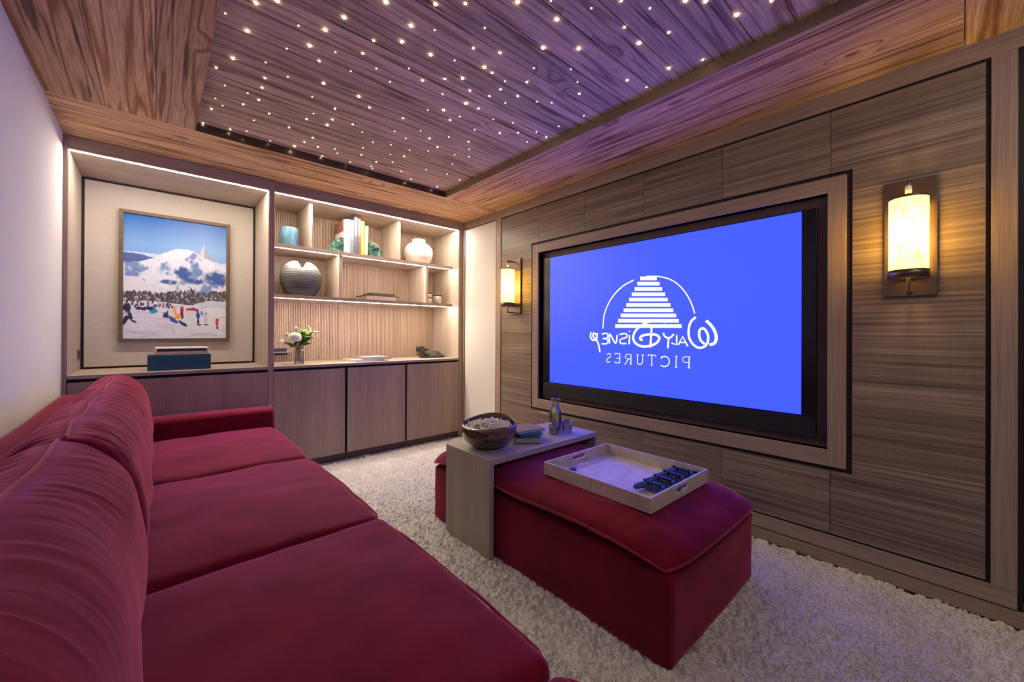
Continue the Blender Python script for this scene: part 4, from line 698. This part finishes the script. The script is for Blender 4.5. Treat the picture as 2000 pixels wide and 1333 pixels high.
for i in range(520):
    a = rng.uniform(0, 6.283); rr = .136 * math.sqrt(rng.uniform()); x, y = rr * math.cos(a), rr * math.sin(a); z = .106 + .028 * (1 - (rr / .13) ** 2) + rng.uniform(-.012, .010); s = rng.uniform(.006, .010)
    for k in range(3):
        o3 = rng.normal(size=3) * s * .55; c = Vector((x + o3[0], y + o3[1], z + o3[2])); r_ = s * rng.uniform(.5, .8); q = [c + Vector(d) * r_ * rng.uniform(.8, 1.2) for d in ((1, 0, 0), (0, 1, 0), (-1, 0, 0), (0, -1, 0), (0, 0, 1), (0, 0, -1))]
        mb.add(q, [(0, 1, 4), (1, 2, 4), (2, 3, 4), (3, 0, 4), (1, 0, 5), (2, 1, 5), (3, 2, 5), (0, 3, 5)], True)
pc = mb.build('popcorn', plain('popcorn_white', (.85, .78, .60), .7, noise=.15)); pc.location = bw.location; tag(pc, 'heap of popcorn filling the wooden bowl', 'popcorn', kind='stuff')
# ------------------------------------------------------------------ books on the table
def tbook(loc, rot, w, d, h, cm, pm, lab, spine_x=-1):
    r = tag(empty('book', loc, rot), lab, 'book', 'books on the bridge table'); t = .003
    mb = MB(); mb.box(-w, w, -d, d, 0, t); mb.box(-w, w, -d, d, h - t, h); mb.box(-w, -w + t, -d, d, t, h - t) if spine_x < 0 else mb.box(w - t, w, -d, d, t, h - t); mb.build('cover', cm, r, .0008, world=False)
    MB().box(-w + t + .0005, w - t - .001, -d + .003, d - .003, t + .0003, h - t - .0003).build('pages', pm, r, world=False); return r
tbook((1.655, 1.735, .4985), (0, 0, -.64), .078, .115, .034, plain('dark_teal_cover', (.035, .055, .065), .4), plain('taupe_pages', (.42, .36, .30), .8), 'thick dark-edged book lowest in the stack beside the popcorn bowl')
tbook((1.672, 1.745, .5327), (0, 0, -.42), .072, .100, .013, plain('blue_cover', (.02, .10, .20), .3), plain('blue_pages', (.10, .30, .42), .6), 'thin blue book in the middle of the stack beside the bowl')
tbook((1.660, 1.745, .5459), (0, 0, -.18), .098, .078, .017, plain('taupe_cover', (.22, .16, .12), .45, noise=.1), plain('pale_blue_pages', (.25, .50, .62), .5), 'taupe book with pale blue page edges on top of the stack')
# ------------------------------------------------------------------ carafe and glasses
ZB = .4985
cf = tag(empty('carafe', (1.925, 1.735, ZB)), 'clear glass water carafe with lemon slices on the bridge table', 'carafe')
pf = [(.0001, 0), (.036, 0), (.039, .005), (.039, .105), (.036, .130), (.024, .158), (.020, .172), (.022, .182), (.030, .200), (.031, .212)]
MB().lathe(pf + [(r - .002, z) for r, z in pf[:1:-1]] + [(.0001, .008)], 36, cap=False).build('glass', mt['glass'], cf, world=False)
MB().lathe([(.0001, .0085), (.0345, .009), (.0368, .012), (.0368, .105), (.034, .130), (.0225, .156), (.0001, .156)], 32, cap=False).build('water', mt['water'], cf, world=False)
lem = plain('lemon_rind', (.78, .72, .12), .4); lemf = plain('lemon_flesh', (.80, .78, .12), .35)
for (dx, dy, dz, rx, rz, r0, lab) in ((-.004, .0, .112, 1.1, -.85, .024, 'upper lemon slice in the carafe'), (.008, -.006, .088, 1.3, -.5, .024, 'lower lemon slice in the carafe'), (-.006, .006, .138, .9, -1.2, .017, 'lemon slice in the neck of the carafe')):
    s = tag(empty('lemon_slice', (1.925 + dx, 1.735 + dy, ZB + dz), (rx, 0, rz)), lab, 'lemon slice', 'lemon slices in the carafe')
    MB().lathe([(r0 * .88, -.0015), (r0, -.0015), (r0, .0015), (r0 * .88, .0015), (r0 * .88, -.0015)], 24, cap=False).build('rind', lem, s, world=False); MB().lathe([(r0 * .875, -.0013), (r0 * .875, .0013)], 24).build('flesh', lemf, s, world=False)
for x, y, lab in ((1.863, 1.690, 'clear water tumbler in front left of the carafe'), (1.955, 1.665, 'clear water tumbler right of the carafe, nearest the television')):
    o = MB().lathe([(.0001, 0), (.028, 0), (.032, .004), (.035, .078), (.0335, .078), (.0300, .010), (.0001, .008)], 32, cap=False).build('tumbler', mt['glass']); o.location = (x, y, ZB); tag(o, lab, 'glass', 'tumblers beside the carafe')
# ------------------------------------------------------------------ tray
tr = tag(empty('serving_tray', (1.675, 1.068, .439)), 'cream shagreen serving tray with cut-out handles on the red ottoman', 'tray'); tr.rotation_euler = (0, 0, -.012)
m, nt, b = M('cream_shagreen'); v = scaled(nt, (1, 1, 1)); n = N(nt, 'ShaderNodeTexVoronoi'); n.inputs['Scale'].default_value = 260; L(nt, v, n.inputs['Vector']); n2 = N(nt, 'ShaderNodeTexNoise'); n2.inputs['Scale'].default_value = 14; n2.inputs['Detail'].default_value = 4; L(nt, v, n2.inputs['Vector'])
c_ = mixc(nt, ramp(nt, n2.outputs[0], [(.3, (.44, .37, .30)), (.7, (.62, .54, .45))]), ramp(nt, n.outputs['Distance'], [(0, (.9, .9, .9)), (.6, (1.05, 1.05, 1.05))]), 1, 'MULTIPLY'); L(nt, c_, b.inputs['Base Color']); b.inputs['Roughness'].default_value = .4; bump(nt, b, n.outputs['Distance'], .1, .0006); shg = m
hw, hl, th = .256, .285, .009; H = .061
for sx in (-1, 0):
    for k in range(2): pass
MB().box(-hw + th, hw - th, -hl + th, hl - th, 0, .008).build('base_panel', shg, tr, world=False)
seam = plain('panel_seam', (.25, .2, .16), .6)
for s in (-1, 1):
    w = MB().box(min(s * hw, s * (hw - th)), max(s * hw, s * (hw - th)), -hl, hl, 0, H).build('long_side', shg, tr, .001, world=False)
    MB().box(s * hw - .0003 if s > 0 else s * hw - .0002, s * hw + .0002 if s > 0 else s * hw + .0003, -.0008, .0008, .001, H - .001).build('seam', seam, w, world=False)
    mb = MB(); y0, y1 = min(s * hl, s * (hl - th)), max(s * hl, s * (hl - th)); a_ = hw - th - .0002
    # end wall with a rounded slot
    k = 10; slot = [(.042 * sx_ + .0 + .012 * math.cos(t), .037 + .011 * math.sin(t)) for sx_, ts in ((1, np.linspace(-math.pi / 2, math.pi / 2, k)), (-1, np.linspace(math.pi / 2, 3 * math.pi / 2, k))) for t in ts]
    def outer(px, pz):
        dx, dz = px, pz - .037; cand = []
        if abs(dx) > 1e-9: cand.append(((a_ if dx > 0 else -a_) / dx))
        if dz > 1e-9: cand.append((H - .037) / dz)
        if dz < -1e-9: cand.append((-.037) / dz)
        t = min(c for c in cand if c > 0); return (dx * t, .037 + dz * t)
    n_ = len(slot); ou = [outer(*p) for p in slot]; cor = []
    vv = []; 
    for y in (y0, y1): vv += [(p[0], y, p[1]) for p in slot] + [(p[0], y, p[1]) for p in ou]
    ff = []
    for i in range(n_):
        j = (i + 1) % n_
        ff += [(i, j, n_ + j, n_ + i), (2 * n_ + i, 3 * n_ + i, 3 * n_ + j, 2 * n_ + j), (i, 2 * n_ + i, 2 * n_ + j, j), (n_ + i, n_ + j, 3 * n_ + j, 3 * n_ + i)]
    cs = [(a_, H), (-a_, H), (-a_, 0), (a_, 0)]
    # corner triangles where the ray fan skips a corner
    for cx_, cz_ in cs:
        for i in range(n_):
            j = (i + 1) % n_; p, q_ = ou[i], ou[j]
            on = lambda P: (abs(abs(P[0]) - a_) < 1e-6, abs(P[1] - H) < 1e-6 or abs(P[1]) < 1e-6)
            if on(p) != on(q_) and abs((p[0] + q_[0]) / 2 - cx_) < .12 and abs((p[1] + q_[1]) / 2 - cz_) < .03 and (p[0] * cx_ > 0) and (q_[0] * cx_ > 0):
                base = len(vv); vv += [(cx_, y0, cz_), (cx_, y1, cz_)]; ff += [(n_ + i, n_ + j, base), (3 * n_ + i, base + 1, 3 * n_ + j), (n_ + i, base, base + 1, 3 * n_ + i), (n_ + j, 3 * n_ + j, base + 1, base)]; break
    mb.add(vv, ff); mb.build('end_side', shg, tr, world=False)
rm = roundbox(-.020, .020, -.014, .014, 0, .012, .005, 3).build('remote_fob', plain('navy_plastic', (.015, .04, .09), .3)); rm.location = (1.548, 1.280, .4475); rm.rotation_euler = (0, 0, .25); tag(rm, 'small dark blue rounded fob lying in the far corner of the tray', 'remote')
# ------------------------------------------------------------------ game controllers
def controller():
    g = tag(empty('game_controller', (0, 0, 0)), 'x', 'game controller', 'game controllers lined up in the tray'); body = bpy.data.meshes.new('body')
    # skeleton of tapering chains: bar with two grips (grips point to -x, wide along y)
    vs = [(0, 0, .020), (.004, .030, .021), (.002, .052, .022), (-.022, .066, .019), (-.050, .074, .014), (.004, -.030, .021), (.002, -.052, .022), (-.022, -.066, .019), (-.050, -.074, .014), (.018, .045, .020), (.018, -.045, .020), (.016, 0, .020), (-.016, .026, .020), (-.016, -.026, .020), (-.014, 0, .021)]
    es = [(0, 1), (1, 2), (2, 3), (3, 4), (0, 5), (5, 6), (6, 7), (7, 8), (1, 9), (5, 10), (0, 11), (1, 12), (5, 13), (0, 14)]; body.from_pydata(vs, es, [])
    o = bpy.data.objects.new('body', body); COL.objects.link(o); sk = o.modifiers.new('skin', 'SKIN'); ss = o.modifiers.new('sub', 'SUBSURF'); ss.levels = ss.render_levels = 2
    rr = [.021, .020, .020, .0165, .012, .020, .020, .0165, .012, .013, .013, .016, .013, .013, .014]
    for i, v in enumerate(body.skin_vertices[0].data): v.radius = (rr[i], rr[i] * .85); v.use_root = (i == 0)
    dg = bpy.context.evaluated_depsgraph_get(); me = bpy.data.meshes.new_from_object(o.evaluated_get(dg)); bpy.data.objects.remove(o); me.name = 'body'
    me.polygons.foreach_set('use_smooth', [True] * len(me.polygons)); me.materials.clear(); me.materials.append(mt['pad']); o = bpy.data.objects.new('body', me); COL.objects.link(o); o.parent = g
    for s in (1, -1): MB().lathe([(.0001, .030), (.006, .030), (.005, .044), (.0085, .045), (.0088, .048), (.006, .0475), (.0001, .0465)], 16, (-.014, s * .027, 0), cap=False).build('thumbstick', mt['padk'], g, world=False)
    roundbox(-.006, .022, -.026, .026, .030, .0405, .004, 3).build('touchpad', mt['padk'], g, world=False)
    for dx, dy in ((.009, 0), (-.009, 0), (0, .009), (0, -.009)): MB().lathe([(.004, .036), (.004, .0425), (.003, .044), (.0001, .044)], 12, (.006 + dx, -.050 + dy, 0), cap=False).build('button', mt['padk'], g, world=False)
    mb = MB(); mb.box(.006 - .011, .006 + .011, .0465, .0535, .036, .0432); mb.box(.006 - .0035, .006 + .0035, .039, .061, .036, .0432); mb.build('direction_pad', mt['padk'], g, .001, world=False)
    for s in (1, -1): roundbox(.014, .030, min(s * .030, s * .056), max(s * .030, s * .056), .014, .030, .006, 3).build('trigger', mt['padk'], g, world=False)
    return g
mt['pad'] = plain('midnight_blue_plastic', (.04, .07, .16), .33); mt['padk'] = plain('black_rubber', (.012, .014, .022), .4)
gc = controller(); gc.location = (1.605, .868, .4475); gc['label'] = 'first game controller of the row, whole body in view at the left'
mt['pad'].name = 'midnight_blue_plastic'
for i, lab in enumerate(('second game controller in the tray row, right behind the fully visible one', 'third game controller in the tray row', 'last game controller of the row, in the far corner of the tray by the wall')):
    c = copy_tree(gc); c.location = (1.605 + .088 * (i + 1), .868, .4475 + .001); c['label'] = lab
# ------------------------------------------------------------------ carpet
def carpet():
    st = .0050; xs = np.arange(.60, XW, st); ys = np.arange(-1.3, 3.66, st); X, Y = np.meshgrid(xs, ys, indexing='ij')
    wx, wy = X + .012 * fbm(X * 30, Y * 30, 2, 101), Y + .012 * fbm(X * 30, Y * 30, 2, 102)
    a = fbm(wx * 62, wy * 40, 2, 103); b = fbm(wx * 120, wy * 120, 2, 104); c = fbm(X * 9, Y * 9, 3, 105); d = vn2(X * 2.2, Y * 2.2, 107)
    h = .013 * (1 - np.abs(a) * 2.6) + .006 * b + .005 * c + .002 * d; h = np.clip(h, -.016, .020)
    cover = np.clip(np.minimum(np.minimum(X - 1.298, 2.06 - X), np.minimum(Y - .655, 2.145 - Y)) / .02, 0, 1); h = h * (1 - cover) - .012 * cover
    return np.stack([X + .003 * b, Y + .003 * fbm(wx * 90, wy * 90, 1, 111), h - .006], -1)
m, nt, b = M('cream_shag_pile'); v = scaled(nt, (1, 1, 1)); n = N(nt, 'ShaderNodeTexNoise'); n.inputs['Scale'].default_value = 150; n.inputs['Detail'].default_value = 5; n.inputs['Roughness'].default_value = .7; L(nt, v, n.inputs['Vector']); n2 = N(nt, 'ShaderNodeTexNoise'); n2.inputs['Scale'].default_value = 5; n2.inputs['Detail'].default_value = 4; L(nt, v, n2.inputs['Vector'])
c_ = mixc(nt, ramp(nt, n.outputs[0], [(.34, (.36, .31, .26)), (.56, (.90, .85, .78))]), ramp(nt, n2.outputs[0], [(.3, (.84, .84, .85)), (.7, (1, 1, 1))]), 1, 'MULTIPLY'); L(nt, c_, b.inputs['Base Color']); b.inputs['Roughness'].default_value = .95; b.inputs['Sheen Weight'].default_value = .3; bump(nt, b, n.outputs[0], .8, .004)
cp = grid_obj('carpet', carpet(), m); tag(cp, 'cream shaggy wall-to-wall carpet in front of the sofa', 'carpet', kind='stuff')
